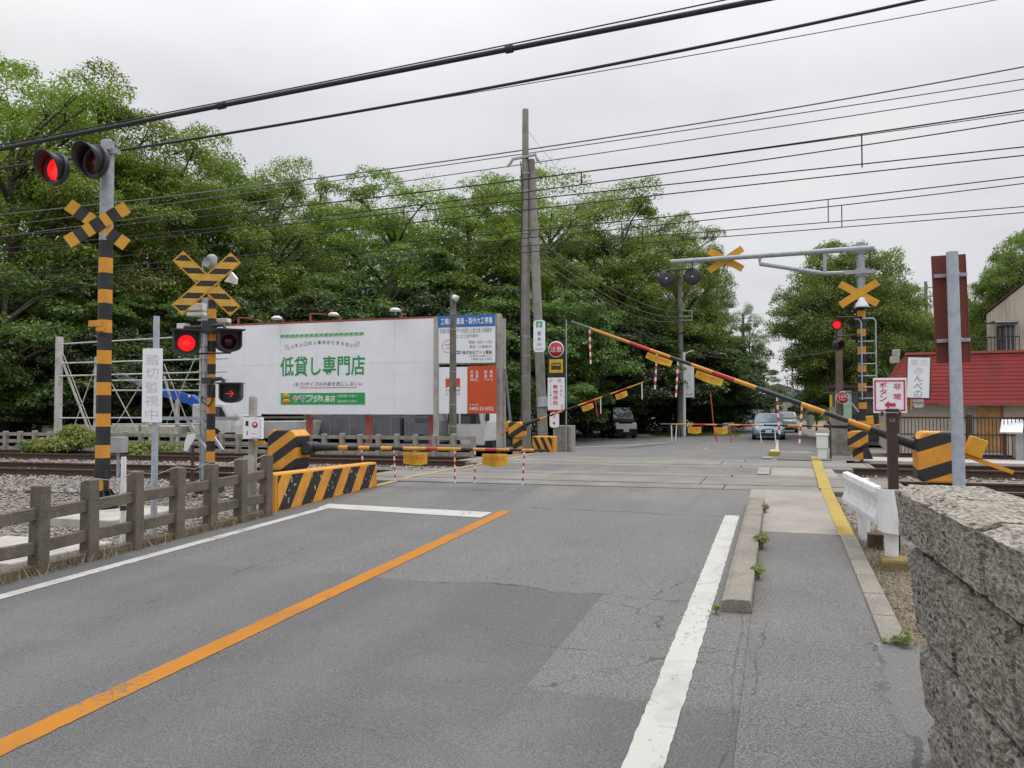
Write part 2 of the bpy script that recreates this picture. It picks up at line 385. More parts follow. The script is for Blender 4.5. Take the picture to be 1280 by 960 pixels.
# painted lines (children of the road)
M_paintw=mat('white_road_paint',(.42,.412,.385),.7,(.30,.295,.28),3.2,.50,.74,grain=.12,bscale=90)
M_painto=mat('orange_road_paint',(.375,.142,.006),.85,(.29,.115,.014),3,.5,.72,grain=.1,bscale=90)
M_painty=mat('yellow_road_paint',(.36,.25,.032),.7,(.29,.22,.07),4,.48,.7,grain=.1,bscale=90)
M_paintc=mat('pale_cream_yellow_paint',(.34,.265,.11),.8,(.26,.225,.15),4,.42,.66,grain=.15,bscale=90)
M_paintf=mat('worn_cream_paint',(.27,.255,.225),.8,(.21,.197,.175),4,.42,.62,grain=.15,bscale=90)
def worn(m,thr,col=(.11,.11,.112)):
    n=m.node_tree; b=n.nodes['Principled BSDF']; src=b.inputs['Base Color'].links[0].from_socket
    tc=nd(n,'ShaderNodeTexCoord'); st=nd(n,'ShaderNodeMapping'); n.links.new(tc.outputs['Object'],st.inputs[0]); st.inputs['Scale'].default_value=(1,.35,1)
    w=ramp(n,mth(n,'ADD',mth(n,'MULTIPLY',noise(n,26,5),.55),mth(n,'MULTIPLY',noise(n,3.2,4,st.outputs[0]),.45)),thr,thr+.05)
    ck=nd(n,'ShaderNodeTexVoronoi',feature='DISTANCE_TO_EDGE',Scale=1.3); n.links.new(tc.outputs['Object'],ck.inputs['Vector'])
    cr=mth(n,'MULTIPLY',mth(n,'LESS_THAN',ck.outputs['Distance'],.006),mth(n,'GREATER_THAN',noise(n,1.5,3),.5))
    c=mixc(n,mth(n,'MULTIPLY',w,.75),src,col); c=mixc(n,mth(n,'MULTIPLY',cr,.22),c,(.05,.048,.045)); n.links.new(c,b.inputs['Base Color'])
worn(M_paintw,.585); worn(M_painto,.575); worn(M_painty,.58); worn(M_paintc,.55)
ROOT[road.name]=Matrix(); ROOT[far.name]=Matrix(); ROOT[walk.name]=Matrix()
jit=random.Random(3)
def line(name,parent,x0,x1,y0,y1,m,dz=.004):
    mb=MB(); N=max(1,min(500,int((y1-y0)/.05))); vs=[]
    for i in range(N+1):
        y=y0+(y1-y0)*i/N; e=.006
        vs+= [(x0+jit.uniform(-e,e)*.7,y,prof(y)+dz),(x1+jit.uniform(-e,e)*.7,y,prof(y)+dz)]
    mb.add(vs,[(2*i,2*i+1,2*i+3,2*i+2) for i in range(N)],m)
    return mb.build(name,parent)
line('centre_line',road,-3.29,-3.14,-3,9.25,M_painto)
line('edge_line',road,-.62,-.455,-3,9.62,M_paintw)
line('edge_line',road,-5.62,-5.49,-3,9.0,M_paintw)
mb=MB(); a=[(-5.66,8.86),(-3.34,8.70),(-3.34,9.10),(-5.7,9.20)]
mb.add([(x,y,prof(y)+.0042) for x,y in a],[(0,1,2,3)],M_paintw); mb.build('stop_line',road)
mb=MB()
for i in range(24):
    ya=10.35+i*.385; yb=ya+.385
    xa=-5.93-.03*(i>3); 
    if i*.385+10.35>19.3: break
    mb.add([(xa-.13,ya,ZT*min(1,ya/12.2)+.009),(xa,ya,ZT*min(1,ya/12.2)+.009),(xa,yb,ZT*min(1,yb/12.2)+.009),(xa-.13,yb,ZT*min(1,yb/12.2)+.009)],[(0,1,2,3)],M_paintc)
mb.build('boundary_line',road)
line('boundary_line',walk,.55,.70,8.57,12.3,M_painty,.02); 
mb=MB()
pts=[(.62,12.3,.17),(.66,14,.17),(.70,16,.18),(.75,18,.20),(.80,20,.2),(.85,22.6,.14)]
mb.add([(x+s*w/2,y,max(prof(y),ZT if y<19 else 0)+.022) for x,y,w in pts for s in(-1,1)],[(2*i,2*i+1,2*i+3,2*i+2) for i in range(len(pts)-1)],M_painty)
mb.build('boundary_line',walk)
for y0,y1 in ((10.75,12.0),(14.75,16.4),(19.5,21.6)):
    line('dividing_mark',walk,-.40,-.19,y0+.02,y1,M_paintf,.012)
# lines beyond the crossing
line('edge_line',far,-.18,-.06,27,300,M_paintw,.03)
line('centre_line',far,-3.1,-2.98,24.2,25.6,M_paintf,.006); line('centre_line',far,-3.1,-2.98,30,36,M_paintf,.006)
mb=MB(); mb.beam((-8.2,24.6,prof(24.6)+.0085),(-5.2,40,prof(40)+.0085),.14,.004,M_paintw); mb.build('edge_line',far)
for y in (29,31.5): 
    mb=MB(); mb.box((.55,y,prof(y)+.026),(1.0,.16,.006),M_paintw); mb.build('pavement_mark',far)
# kerb at the pavement's outer edge
M_kerb=mat('kerb_concrete',(.22,.20,.170),.9,(.135,.122,.10),4,bump=.5,bscale=60,grain=.42)
for i in range(6):
    y0=5.13+i*.573; mb=MB(); 
    mb.add([(x,y,prof(y)+z) for y in(y0+.005,y0+.565) for x,z in((.56,-.1),(.705,-.1),(.705,.028),(.56,.028))],[(3,2,1,0),(4,5,6,7),(0,1,5,4),(1,2,6,5),(2,3,7,6),(3,0,4,7)],M_kerb)
    k=mb.build('kerb',bevel=.008,kind='structure')
# ---------------------------------------------------------------- ballast and tracks
mbB=MB(); xs=[-90,-60]+list(np.arange(-40,-6.5,.8))+[-6.45]
def bed(xs,name):
    mb=MB(); vs=[]
    ys=[11.75,12.1,12.5,13.4,14.5,15.0,15.6,16.2,16.8,17.7,18.7,19.2,19.8]; zs=[-.02,.1,.16,.17,.15,.1,.07,.1,.15,.17,.16,.08,-.02]
    for x in xs:
        for y,z in zip(ys,zs): vs.append((x,y+off(x),.055+z+.015*mnoise.noise(Vector((x*2,y*2,3)))))
    k=len(ys); mb.add(vs,[(i*k+j,(i+1)*k+j,(i+1)*k+j+1,i*k+j+1) for i in range(len(xs)-1) for j in range(k-1)],M_ball,True)
    return mb.build(name,kind='structure')
m,n,b=nt('ballast_bed'); b.inputs['Roughness'].default_value=.95
vo=nd(n,'ShaderNodeTexVoronoi',Scale=18); tc=nd(n,'ShaderNodeTexCoord'); n.links.new(tc.outputs['Object'],vo.inputs['Vector'])
sp=nd(n,'ShaderNodeSeparateColor'); n.links.new(vo.outputs['Color'],sp.inputs[0])
c=mixc(n,sp.outputs[0],(.10,.08,.07),(.27,.245,.22)); c=mixc(n,ramp(n,noise(n,.6,3),.45,.65),c,(.15,.105,.085),)
n.links.new(c,b.inputs['Base Color']); bumpn(n,b,vo.outputs['Distance'],1,.05); M_ball=m
bed([-90,-60]+list(np.arange(-40,-6.3,.8))+[-6.3],'ballast_bed'); bed([1.1]+list(np.arange(1.8,40,.8))+[60,90],'ballast_bed')
# loose stones
m,n,b=nt('ballast_stone'); b.inputs['Roughness'].default_value=.9
ge=nd(n,'ShaderNodeNewGeometry'); c=mixc(n,ge.outputs['Random Per Island'],(.12,.095,.082),(.36,.335,.31)); n.links.new(c,b.inputs['Base Color']); M_stone=m
def stones(name,N,fn,seed,smin,smax):
    r=np.random.RandomState(seed)
    base=np.array([(0,0,1),(.9,0,.2),(.3,.85,.1),(-.75,.5,.2),(-.7,-.55,.1),(.35,-.85,.2),(0,0,-.6)])
    F=[(0,1,2),(0,2,3),(0,3,4),(0,4,5),(0,5,1),(6,2,1),(6,3,2),(6,4,3),(6,5,4),(6,1,5)]
    V=np.zeros((N,7,3))
    for i in range(N):
        x,y,z=fn(r); s=r.uniform(smin,smax)
        q=base*(1+r.uniform(-.3,.3,(7,3)))*np.array([s,s*r.uniform(.6,1),s*r.uniform(.5,.9)])
        a=r.uniform(0,6.28); ca,sa=math.cos(a),math.sin(a)
        t=r.uniform(-.6,.6); ct,st=math.cos(t),math.sin(t)
        q=q@np.array([[ca,-sa,0],[sa,ca,0],[0,0,1]])@np.array([[1,0,0],[0,ct,-st],[0,st,ct]])
        V[i]=q+(x,y,z)
    fa=[tuple(k+7*i for k in f) for i in range(N) for f in F]
    me=bpy.data.meshes.new(name); me.from_pydata(V.reshape(-1,3).tolist(),[],fa); me.materials.append(M_stone)
    o=bpy.data.objects.new(name,me); COL.objects.link(o); ROOT[o.name]=Matrix(); return o
def bz(y):
    ys=[10.4,11.75,12.1,12.5,13.4,14.5,15.0,15.6,16.2,16.8,17.7,18.7,19.2,19.8]; zs=[.06,.10,.1,.16,.17,.15,.1,.07,.1,.15,.17,.16,.08,.05]
    return .055+float(np.interp(y,ys,zs))
def fnL(r):
    while True:
        x=-6.4-r.gamma(1.6,5); y=r.uniform(10.9,19.6)
        if x>-34 and not any(abs(y-q)<.07 for q in (R1,R2,R3,R4)) : return x,y+off(x),bz(y)+.012
def fnR(r):
    while True:
        x=1.25+r.uniform(0,11); y=r.uniform(10.9,19.6)
        if not any(abs(y-q)<.07 for q in (R1,R2,R3,R4)): return x,y+off(x),bz(y)+.012
tag(stones('ballast_stones',21000,fnL,1,.03,.055),'loose grey-brown ballast stones around the rails left of the road','ballast',kind='stuff')
tag(stones('ballast_stones',7000,fnR,2,.03,.055),'loose grey ballast stones around the rails right of the road','ballast',kind='stuff')
def fnS(r):
    x=-6.15-11*r.uniform(0,1)**1.3; y=r.uniform(3.5,11.6); return x,y,gz(x,y)+.008
tag(stones('roadside_gravel',15000,fnS,4,.014,.042),'small gravel scattered behind the concrete road fence','gravel',kind='stuff')
def fnG(r):
    x=r.uniform(.73,1.8); y=r.uniform(4.6,11.5); return x,y,gz(x,y)+.008
tag(stones('roadside_gravel',2600,fnG,5,.007,.020),'small gravel strip between the pavement kerb and the block wall','gravel',kind='stuff')
M_sleep=mat('concrete_sleeper',(.25,.23,.20),.9,(.17,.14,.12),4,grain=.2)
def track(ra,rb,label):
    T=thing('railway_track',label,'railway track',(0,(ra+rb)/2,.2),group='railway tracks over the crossing')
    xs=[-90,-70,-60]+list(np.arange(-50,50,1.0))+[60,90]
    for y in (ra,rb):
        mb=MB()
        P=[(-.065,0),(.065,0),(.06,.018),(.012,.03),(.010,.105),(.035,.115),(.035,.148),(-.035,.148),(-.035,.115),(-.010,.105),(-.012,.03),(-.06,.018)]
        vs=[(x,y+off(x)+p,ZT-.15+q) for x in xs for p,q in P]; k=len(P)
        fs=[(i*k+j,(i+1)*k+j,(i+1)*k+(j+1)%k,i*k+(j+1)%k) for i in range(len(xs)-1) for j in range(k)]
        mb.add(vs,fs,M_rust)
        i0=mb.mi(M_railtop)
        for i in range(len(xs)-1): mb.m[i*k+6]=i0
        mb.build('rail',T)
    return T
track(R1,R2,'rusty railway track nearest the camera, crossing the road from side to side')
track(R3,R4,'rusty railway track on the far side of the crossing')
# ================================================================ THINGS NEAR THE CROSSING
def bands(mb,x,y,z0,z1,r0,r1,segs,n=18):
    """banded pole: segs is a list of (z_top, material) from the bottom up"""
    z=z0
    for zt,m in segs:
        ra=r0+(r1-r0)*(z-z0)/(z1-z0); rb=r0+(r1-r0)*(zt-z0)/(z1-z0)
        mb.tube((x,y,z),(x,y,zt),ra,rb,m,n); z=zt
def board(mb,M,ang,L,W,segs,y0,y1):
    """one arm of a crossbuck as prisms along its length"""
    ca,sa=math.cos(ang),math.sin(ang); k=len(segs)
    for i,(a,b,m) in enumerate(segs):
        p=[(a,-W/2),(b,-W/2),(b,W/2),(a,W/2)]
        mb.prism([(u*ca-v*sa,u*sa+v*ca) for u,v in p],y0,y1,M,m)
def round_lamp(root,c,face,Rr,lit,tilt=0,name='signal_lamp'):
    """round hooded signal lamp facing the heading 'face' (radians, 0 = +x)"""
    M=Matrix.Translation(c)@Matrix.Rotation(face,4,'Z')@Matrix.Rotation(R(90)+tilt,4,'Y')   # local z = facing
    mb=MB()
    mb.lathe([(0,-.05),(Rr*.5,-.05),(Rr*.97,-.01),(Rr,.02),(Rr,.06),(Rr*.97,.065),(Rr*.80,.065),(Rr*.74,.055),(Rr*.70,.03)],M,M_hood,28)
    # visor: shell that reaches farther at the top
    N=26; vs=[]
    for i in range(N+1):
        t=R(-150)+R(300)*i/N
        Lv=Rr*(.22+.80*max(0,math.cos(t*.6))**1.3)
        d=Vector((-math.cos(t),math.sin(t),0))          # local -x is up
        for rr,h in ((Rr*.86,.06),(Rr*.88,.06+Lv),(Rr*.84,.06+Lv),(Rr*.80,.06)):
            vs.append(M@(d*rr+Vector((0,0,h))))
    mb.add(vs,[(i*4+j,i*4+4+j,i*4+4+(j+1)%4,i*4+(j+1)%4) for i in range(N) for j in range(4)],M_hood,True)
    h=mb.build(name,root)
    mb=MB(); mb.lathe([(Rr*.70,.03),(Rr*.6,.05),(Rr*.3,.062),(.0,.066)],M,M_lens if lit else M_lensoff,24); mb.build('lens',h)
    return h
def bucket_lamp(root,c,face,W,H,lit=None):
    """square-headed lamp with rounded bottom, brim at the top; local y axis = facing direction"""
    M=Matrix.Translation(c)@Matrix.Rotation(face-R(90),4,'Z')
    mb=MB(); poly=[(-W/2,H/2),(-W/2,-H*.18)]+[(-W/2*math.cos(a),-H*.18-H*.32*math.sin(a)) for a in np.linspace(.25,math.pi-.25,9)]+[(W/2,-H*.18),(W/2,H/2)]
    poly=[(x,z) for x,z in poly]
    mb.prism(poly,-.16,.0,M,M_hood)
    brim=[(x*1.04,z*1.03) for x,z in poly]
    inner=[(x*.90,z*.92) for x,z in poly]
    n=len(poly)                                        # visor ring standing forward
    vs=[M@Vector((x,y,z)) for y,pl in ((0,brim),(.13,brim),(.13,inner),(.0,inner)) for x,z in pl]
    mb.add(vs,[(j*n+i,j*n+(i+1)%n,(j+1)*n+(i+1)%n,(j+1)*n+i) for j in range(3) for i in range(n)],M_hood)
    mb.box((0,.08,H/2+.015),(W*1.18,.34,.02),M_hood,M=M)
    h=mb.build('signal_lamp',root)
    mb=MB()
    if lit=='round': mb.lathe([(W*.33,.0),(W*.33,.012),(0,.014)],M@Matrix.Translation((0,.004,0))@Matrix.Rotation(R(-90),4,'X'),M_lens,24); mb.build('lens',h)
    elif lit=='arrow':
        mb.box((.0,.006,0),(W*.8,.008,H*.7),M_blk,M=M)
        mb.build('dark_face',h); return h,M
    else: mb.lathe([(W*.33,.0),(W*.33,.012),(0,.014)],M@Matrix.Translation((0,.004,0))@Matrix.Rotation(R(-90),4,'X'),M_lensoff,20); mb.build('lens',h)
    return h
M_gbox=mat('grey_equipment_box',(.34,.35,.37),.5,(.27,.28,.29),6)
# ---- tall crossing signal on the left
X,Y=-9.50,9.13; Z0=.085
T=thing('crossing_signal','tallest banded crossing signal pole, grey top with two round hooded lamps, one lit red','crossing signal',(X,Y,Z0),group='crossing signals with crossbucks')
dep=11.7; zpx=lambda py,d=dep:EYE+(511-py)*d/FPX
segs=[(zpx(612),M_blk2)]
yb=[(612,594),(572,556),(533,517),(494,478),(455,438),(416,400),(379,362),(341,322)]
for a,b in yb:
    if segs[-1][0]<zpx(a)-.01: segs.append((zpx(a),M_blk2))
    segs.append((zpx(b),M_yel))
segs.append((zpx(300),M_blk2)); segs.append((zpx(174),M_galv))
mb=MB(); bands(mb,X,Y,.16,zpx(174),.103,.094,segs); mb.lathe([(.094,0),(.06,.02),(0,.025)],Matrix.Translation((X,Y,zpx(174))),M_galv,18); mb.build('pole',T)
mb=MB(); mb.lathe([(0,.0),(.26,0),(.26,.025),(.10,.025)],Matrix.Translation((X,Y,Z0+.03)),M_blk,24)
for k in range(10):
    a=k*math.pi/5; M=Matrix.Translation((X,Y,Z0))@Matrix.Rotation(a,4,'Z'); mb.prism([(.09,.05),(.25,.05),(.25,.08),(.12,.28),(.09,.28)],-.008,.008,M,M_blk)
mb.build('base_flange',T)
C=PY(122,281,Y-.13); M=fr(C,R(32))
ang=math.atan2(65,81)-.06
S7=lambda L:[(-L/2,-L/2+L*.15,M_yel2),(-L/2+L*.15,-L/2+L*.30,M_blk),(-L/2+L*.30,-L*.085,M_yel2),(-L*.085,L*.085,M_blk),(L*.085,L/2-L*.30,M_yel2),(L/2-L*.30,L/2-L*.15,M_blk),(L/2-L*.15,L/2,M_yel2)]
mb=MB(); board(mb,M,ang,.98,.19,S7(.98),-.02,-.008); mb.build('crossbuck_board',T)
mb=MB(); board(mb,M,-ang,.98,.19,S7(.98),.0,.012); mb.build('crossbuck_board',T)
L1=D(72,212,11.35); L2=D(121,203,11.35)
mb=MB(); top=zpx(183)
mb.beam((X-.32,Y-.06,top),(X+.22,Y-.02,top-.07),.07,.08,M_galv); mb.beam((X-.32,Y-.06,top+.05),(X-.30,Y-.3,top+.0),.09,.10,M_galv); mb.tube((X-.30,Y-.12,top+.06),(X-.30,Y-.12,top-.09),.06,.06,M_galv)
mb.path([(X-.2,Y-.1,top),(L2.x,L2.y+.02,L2.z+.2)],.022,M_hood); mb.path([(L2.x-.05,L2.y+.1,L2.z+.18),(L1.x+.1,L1.y+.1,L1.z+.17),(L1.x,L1.y+.02,L1.z+.12)],.018,M_hood)
mb.box((X,Y,top-.03),(.25,.25,.05),M_galv)
mb.build('lamp_bracket',T)
round_lamp(T,L1,R(-90),.238,True); round_lamp(T,L2,R(-92),.252,False)
mb=MB(); mb.box((X-.06,Y-.12,zpx(405)),(.20,.05,.09),M_yel); mb.box((X+.03,Y-.115,zpx(412)),(.12,.04,.06),M_yel); mb.build('terminal_box',T)
mb=MB(); mb.path([(X+.105,Y-.03,zpx(586)),(X+.13,Y-.05,zpx(600)),(X+.12,Y-.04,zpx(612))],.035,M_blk); mb.tube((X,Y,zpx(598)),(X,Y,zpx(584)),.114,.114,M_blk,18); mb.build('cable_sleeve',T)
# ---- second crossing signal with LED lamps and arrow
X,Y=-8.88,10.72; d2=13.0; z2=lambda py:EYE+(511-py)*d2/FPX
T=thing('crossing_signal','slimmer banded crossing signal with bordered striped crossbuck, lit red lamp and small red arrow lamp','crossing signal',(X,Y,.08),group='crossing signals with crossbucks')
segs=[];bl=True
ys=[622,591,577,564,551,537,517,497,481,468,455,440,426,412,398,386,375]
for i,py in enumerate(ys[1:]): segs.append((z2(py),M_yel if i%2==0 else M_blk))
segs.append((z2(345),M_yel))
mb=MB(); bands(mb,X,Y,.12,z2(345),.072,.066,segs,14); mb.build('pole',T)
mb=MB(); mb.prism([(-.24,.02),(.24,.02),(.15,.28),(.08,.34),(-.08,.34),(-.15,.28)],-.13,.13,fr((X,Y,.05)),M_blk); mb.build('base_shoe',T)
mb=MB(); Mh=fr((X,Y-.02,z2(328))); mb.lathe([(0,-.1),(.07,-.1),(.085,0),(.085,.10),(.04,.14),(0,.14)],Mh,M_gbox,14); mb.lathe([(0,0),(.05,0),(.085,.03)],Mh@Matrix.Translation((0,-.09,0))@Matrix.Rotation(R(90),4,'X'),M_gbox,12); mb.build('siren_horn',T)
M_sz=stripes('crossbuck_stripes',(0,0,1),.205,0,.46,.9,c1=(.66,.40,.05),c2=(.022,.016,.016))
C=PY(258.5,354.5,Y-.12)
# stripe phase: a black band is centred on the crossing point
zc=C.z-.08
for nd_ in M_sz.node_tree.nodes:
    if nd_.type=='MATH' and nd_.operation=='ADD': nd_.inputs[1].default_value=.23-(zc/.205)%1
M=fr(C,R(30)); ang=R(44.5); L=1.27; W=.235
for s,yy in ((1,-.014),(-1,.0)):
    mb=MB(); board(mb,M,s*ang,L,W,[(-L/2,L/2,M_yel2)],yy,yy+.012); b_=mb.build('crossbuck_board',T)
    mb=MB(); board(mb,M,s*ang,L,W*.8,[(-L/2+.025,L/2-.025,M_sz)],yy-.003,yy-.0005); mb.build('striped_face',b_)
mb=MB(); mb.box((X,Y-.06,z2(409)),(.20,.14,.2),M_hood); mb.path([(X-.1,Y-.1,z2(409)),(X-.42,Y-.15,z2(409)),(X-.44,Y-.15,z2(416))],.03,M_hood); mb.path([(X+.08,Y-.1,z2(408)),(X+.36,Y-.15,z2(408)),(X+.39,Y-.15,z2(414))],.03,M_hood)
mb.box((X-.05,Y-.06,z2(442)),(.95,.03,.025),M_hood); mb.path([(X+.06,Y-.09,z2(475)),(X+.30,Y-.14,z2(474)),(X+.36,Y-.15,z2(476)),(X+.37,Y-.15,z2(481))],.032,M_hood); mb.box((X,Y-.08,z2(476)),(.18,.1,.1),M_hood)
mb.path([(X+.1,Y-.1,z2(480)),(X+.13,Y-.12,z2(500)),(X+.05,Y-.11,z2(508)),(X-.11,Y-.1,z2(502)),(X-.1,Y-.09,z2(495))],.014,M_hood)
mb.build('lamp_bracket',T)
face_cam=math.atan2(-Y,-X)
bucket_lamp(T,Vector(D(233,429,12.8)),face_cam+.1,.40,.38,'round')
bucket_lamp(T,Vector(D(286,427,12.9)),R(-40),.36,.34,None)
h,Mb=bucket_lamp(T,Vector(D(289,492,12.85)),R(-62),.33,.30,'arrow')
mb=MB(); Mb=Mb@Matrix.Translation((.05,0,.0))@Matrix.Scale(.8,4); mb.box((-.02,.012,0),(.15,.008,.014),M_arrow,M=Mb)
for s in (1,-1):
    mb.prism([(-.10,0),(-.03,s*.055),(-.045,s*.065),(-.118,s*.008)],.008,.016,Mb,M_arrow)
mb.build('arrow',h)
for px,py,w,hh in ((244,384,.34,.12),(246,393,.30,.06),(229,412,.16,.20),(277,401,.28,.07)):
    c=D(px,py,13.25); mb=MB(); mb.box(c,(w,.14,hh),M_white,R(10)); mb.build('loudspeaker',T,bevel=.01)
c=D(289,350,13.3); mb=MB(); mb.prism([(-.12,-.02),(.1,-.08),(.12,.02),(.02,.13)],-.03,.03,fr(c),M_white); mb.build('horn_speaker',T)
# grey steel pole with step rungs just behind it
c=D(255.5,575,13.9); X,Y=c.x,c.y; z3=lambda py:EYE+(511-py)*13.9/FPX
T=thing('steel_pole','slim grey steel pole with dark conduits and clamps beside the slimmer crossing signal','pole',(X,Y,.15))
mb=MB(); mb.tube((X,Y,.1),(X,Y,z3(372)),.055,.05,M_galv,10); mb.build('pole',T)
mb=MB(); mb.tube((X+.11,Y+.02,.2),(X+.11,Y+.02,z3(385)),.035,.035,M_hood,8); mb.tube((X-.09,Y,.2),(X-.09,Y,z3(325)),.012,.012,M_galv,6); mb.build('conduit',T)
mb=MB()
for py in range(400,540,16): mb.box((X+.03,Y-.04,z3(py)),(.34,.05,.022),M_galv)
mb.build('clamps',T)
mb=MB(); a=D(216,548,13.8); b=D(322,522,13.8)
mb.beam((X-.9,Y-.05,z3(523)),(X+.75,Y-.05,z3(523)),.04,.06,M_galv); mb.beam((X-.35,Y-.05,z3(523)),(X+.15,Y-.12,z3(562)),.035,.05,M_galv); mb.beam((X-.02,Y-.07,z3(523)),(X+.5,Y-.14,z3(562)),.035,.05,M_galv)
mb.build('cross_brace',T)
# tilted white plate on a rusty stake
c=D(241,552,13.2); T=thing('marker_plate','small tilted white plate on a thin rusty stake by the near track','sign',(c.x,c.y,.15))
mb=MB(); mb.tube((c.x,c.y,.1),(c.x,c.y,c.z-.05),.025,.025,M_rust,8); mb.build('stake',T)
mb=MB(); mb.prism([(-.13,-.15),(-.06,-.16),(.09,.05),(.12,.14),(-.06,.12),(-.11,.0)],-.012,.0,fr((c.x-.02,c.y-.03,c.z)),M_white); mb.build('plate',T)
# ---- white sign on grey post
c=D(192,665,8.75); X,Y=c.x,c.y; z4=lambda py:EYE+(511-py)*8.75/FPX
T=thing('notice_sign','tall narrow white sign with faded pink lettering on a pale grey post','sign',(X,Y,.1))
mb=MB(); mb.tube((X,Y,.08),(X,Y,z4(395)),.036,.034,M_galv2,12); mb.build('post',T)
M=fr((X,Y-.05,(z4(436)+z4(528))/2),R(14)); hh=z4(436)-z4(528)
mb=MB(); mb.box((0,0,0),(.228,.012,hh),M_signw,M=M); bd=mb.build('sign_board',T,bevel=.003)
mb=MB()
for i,ch in enumerate('踏切監視中'):
    text(ch,M,0,hh/2-.125-i*.151,.15,.12,M_fadel,y=-.0075,mb=mb)
mb.build('lettering',bd)
for zz in (.3,-.28):
    mb=MB(); mb.box((0,.03,zz),(.1,.05,.03),M_galv,M=M); mb.build('clamp',T)
# thin white stake
c=D(153,683,8.2); T=thing('white_stake','thin white marker stake behind the road fence beside the tallest signal pole','stake',(c.x,c.y,.1))
mb=MB(); mb.tube((c.x,c.y,.05),(c.x,c.y,EYE-(571-511)*8.2/FPX),.028,.026,M_white,10); mb.build('shaft',T)
mb=MB(); mb.lathe([(.03,0),(.03,.05)],fr((c.x,c.y,.5)),M_hood,10); mb.build('band',T)
# grey relay box
c=D(148,556,15.0); T=thing('relay_box','small grey relay box on a short post beyond the tallest signal pole','relay box',(c.x,c.y,.2))
mb=MB(); mb.box(c,(.26,.22,.30),M_gbox,R(10)); mb.build('cabinet',T,bevel=.01)
mb=MB(); mb.tube((c.x,c.y,.15),(c.x,c.y,c.z-.1),.03,.03,M_galv); mb.build('post',T)
mb=MB(); mb.box((c.x-.17,c.y-.05,c.z),(.09,.12,.07),M_hood); mb.build('bracket',T)
# concrete pads behind the fence
for (x,y,sx,sy,lab) in ((-9.3,8.85,1.9,1.5,'pale concrete pad under the tallest crossing signal pole'),(-7.7,6.2,1.5,1.3,'pale flat concrete pad behind the leftmost fence posts')):
    T=MB(); T.box((x,y,.015),(sx,sy,.14),M_concl,R(3)); tag(T.build('concrete_pad',bevel=.015),lab,'concrete pad')
# ---- concrete road fence
F=thing('concrete_fence','weathered grey-brown concrete post-and-rail fence along the left road edge','fence',(-5.96,5.5,.15))
fp=[(-5.99,3.55),(-5.98,4.05),(-5.98,4.55),(-5.97,5.08),(-5.96,5.60),(-5.95,6.12),(-5.94,6.66),(-5.94,7.18),(-5.93,7.68),(-5.92,8.13)]
rr=random.Random(2)
for i,(x,y) in enumerate(fp):
    mb=MB(); z0=prof(y)-.15; h=.15+.735+rr.uniform(-.015,.02)
    Mx=fr((x,y,z0),R(rr.uniform(-3,3)),R(rr.uniform(-1.5,1.5)))
    w=.062; pr=[(-w,-w),(w,-w),(w,w),(-w,w)]
    vs=[Mx@Vector((a*(1-.08*k),b_*(1-.08*k),k*h)) for k in (0,1) for a,b_ in pr]
    mb.add(vs,[(3,2,1,0),(4,5,6,7),(0,1,5,4),(1,2,6,5),(2,3,7,6),(3,0,4,7)],M_conc2)
    mb.build('post',F,bevel=.012)
for i in range(len(fp)-1):
    for hz in (.50,.225,.02):
        x0,y0=fp[i]; x1,y1=fp[i+1]
        mb=MB(); mb.beam((x0+.005,y0,prof(y0)+hz+rr.uniform(-.01,.01)),(x1+.005,y1,prof(y1)+hz+rr.uniform(-.01,.01)),.055,.105,M_conc2); mb.build('rail',F,bevel=.006,seg=1)
# wire along the fence tops
mb=MB(); pts=[]
for i in range(3,len(fp)):
    pts.append((fp[i][0],fp[i][1],prof(fp[i][1])+.745)); 
    if i<len(fp)-1: pts.append(((fp[i][0]+fp[i+1][0])/2,(fp[i][1]+fp[i+1][1])/2,prof(fp[i][1])+.70))
mb.path(pts,.0035,M_galv,5); mb.build('guard_wire',F)
# ---- striped concrete blocks
def wedge(name,label,x0,x1,y0,y1,zb0,zb1,zt0,zt1,a,period,o,bev=.03,duty=.48):
    T=thing(name,label,'concrete block',(x1,y0,zb0),group='striped concrete blocks at the crossing')
    mb=MB(); vs=[(x,y,z) for x in(x0,x1) for y,zb,zt in((y0,zb0,zt0),(y1,zb1,zt1)) for z in(zb,zt)]
    mb.add(vs,[(0,2,3,1),(4,5,7,6),(0,1,5,4),(2,6,7,3),(0,4,6,2),(1,3,7,5)],M_yel)
    mb.build('block',T,bevel=bev)
    return T
T=wedge('striped_block','long wedge-shaped concrete block with chipped black and orange stripes beside the left road edge',-6.13,-5.95,8.36,11.0,.1,.2,.745,.72,0,0,0)
M_blockst=stripes('chipped_block_stripes',(0,.82,-.57),.405,.12,.53,.632)
mb=MB(); x=-5.945
zlo=lambda y:prof(y)+.015; zhi=lambda y:.745-.025*(y-8.36)/2.64-.03
ys=np.linspace(8.42,10.97,8)
mb.add([(x,y,f(y)) for y in ys for f in (zlo,zhi)],[(2*i,2*i+2,2*i+3,2*i+1) for i in range(7)],M_blockst); mb.build('striped_side',T)
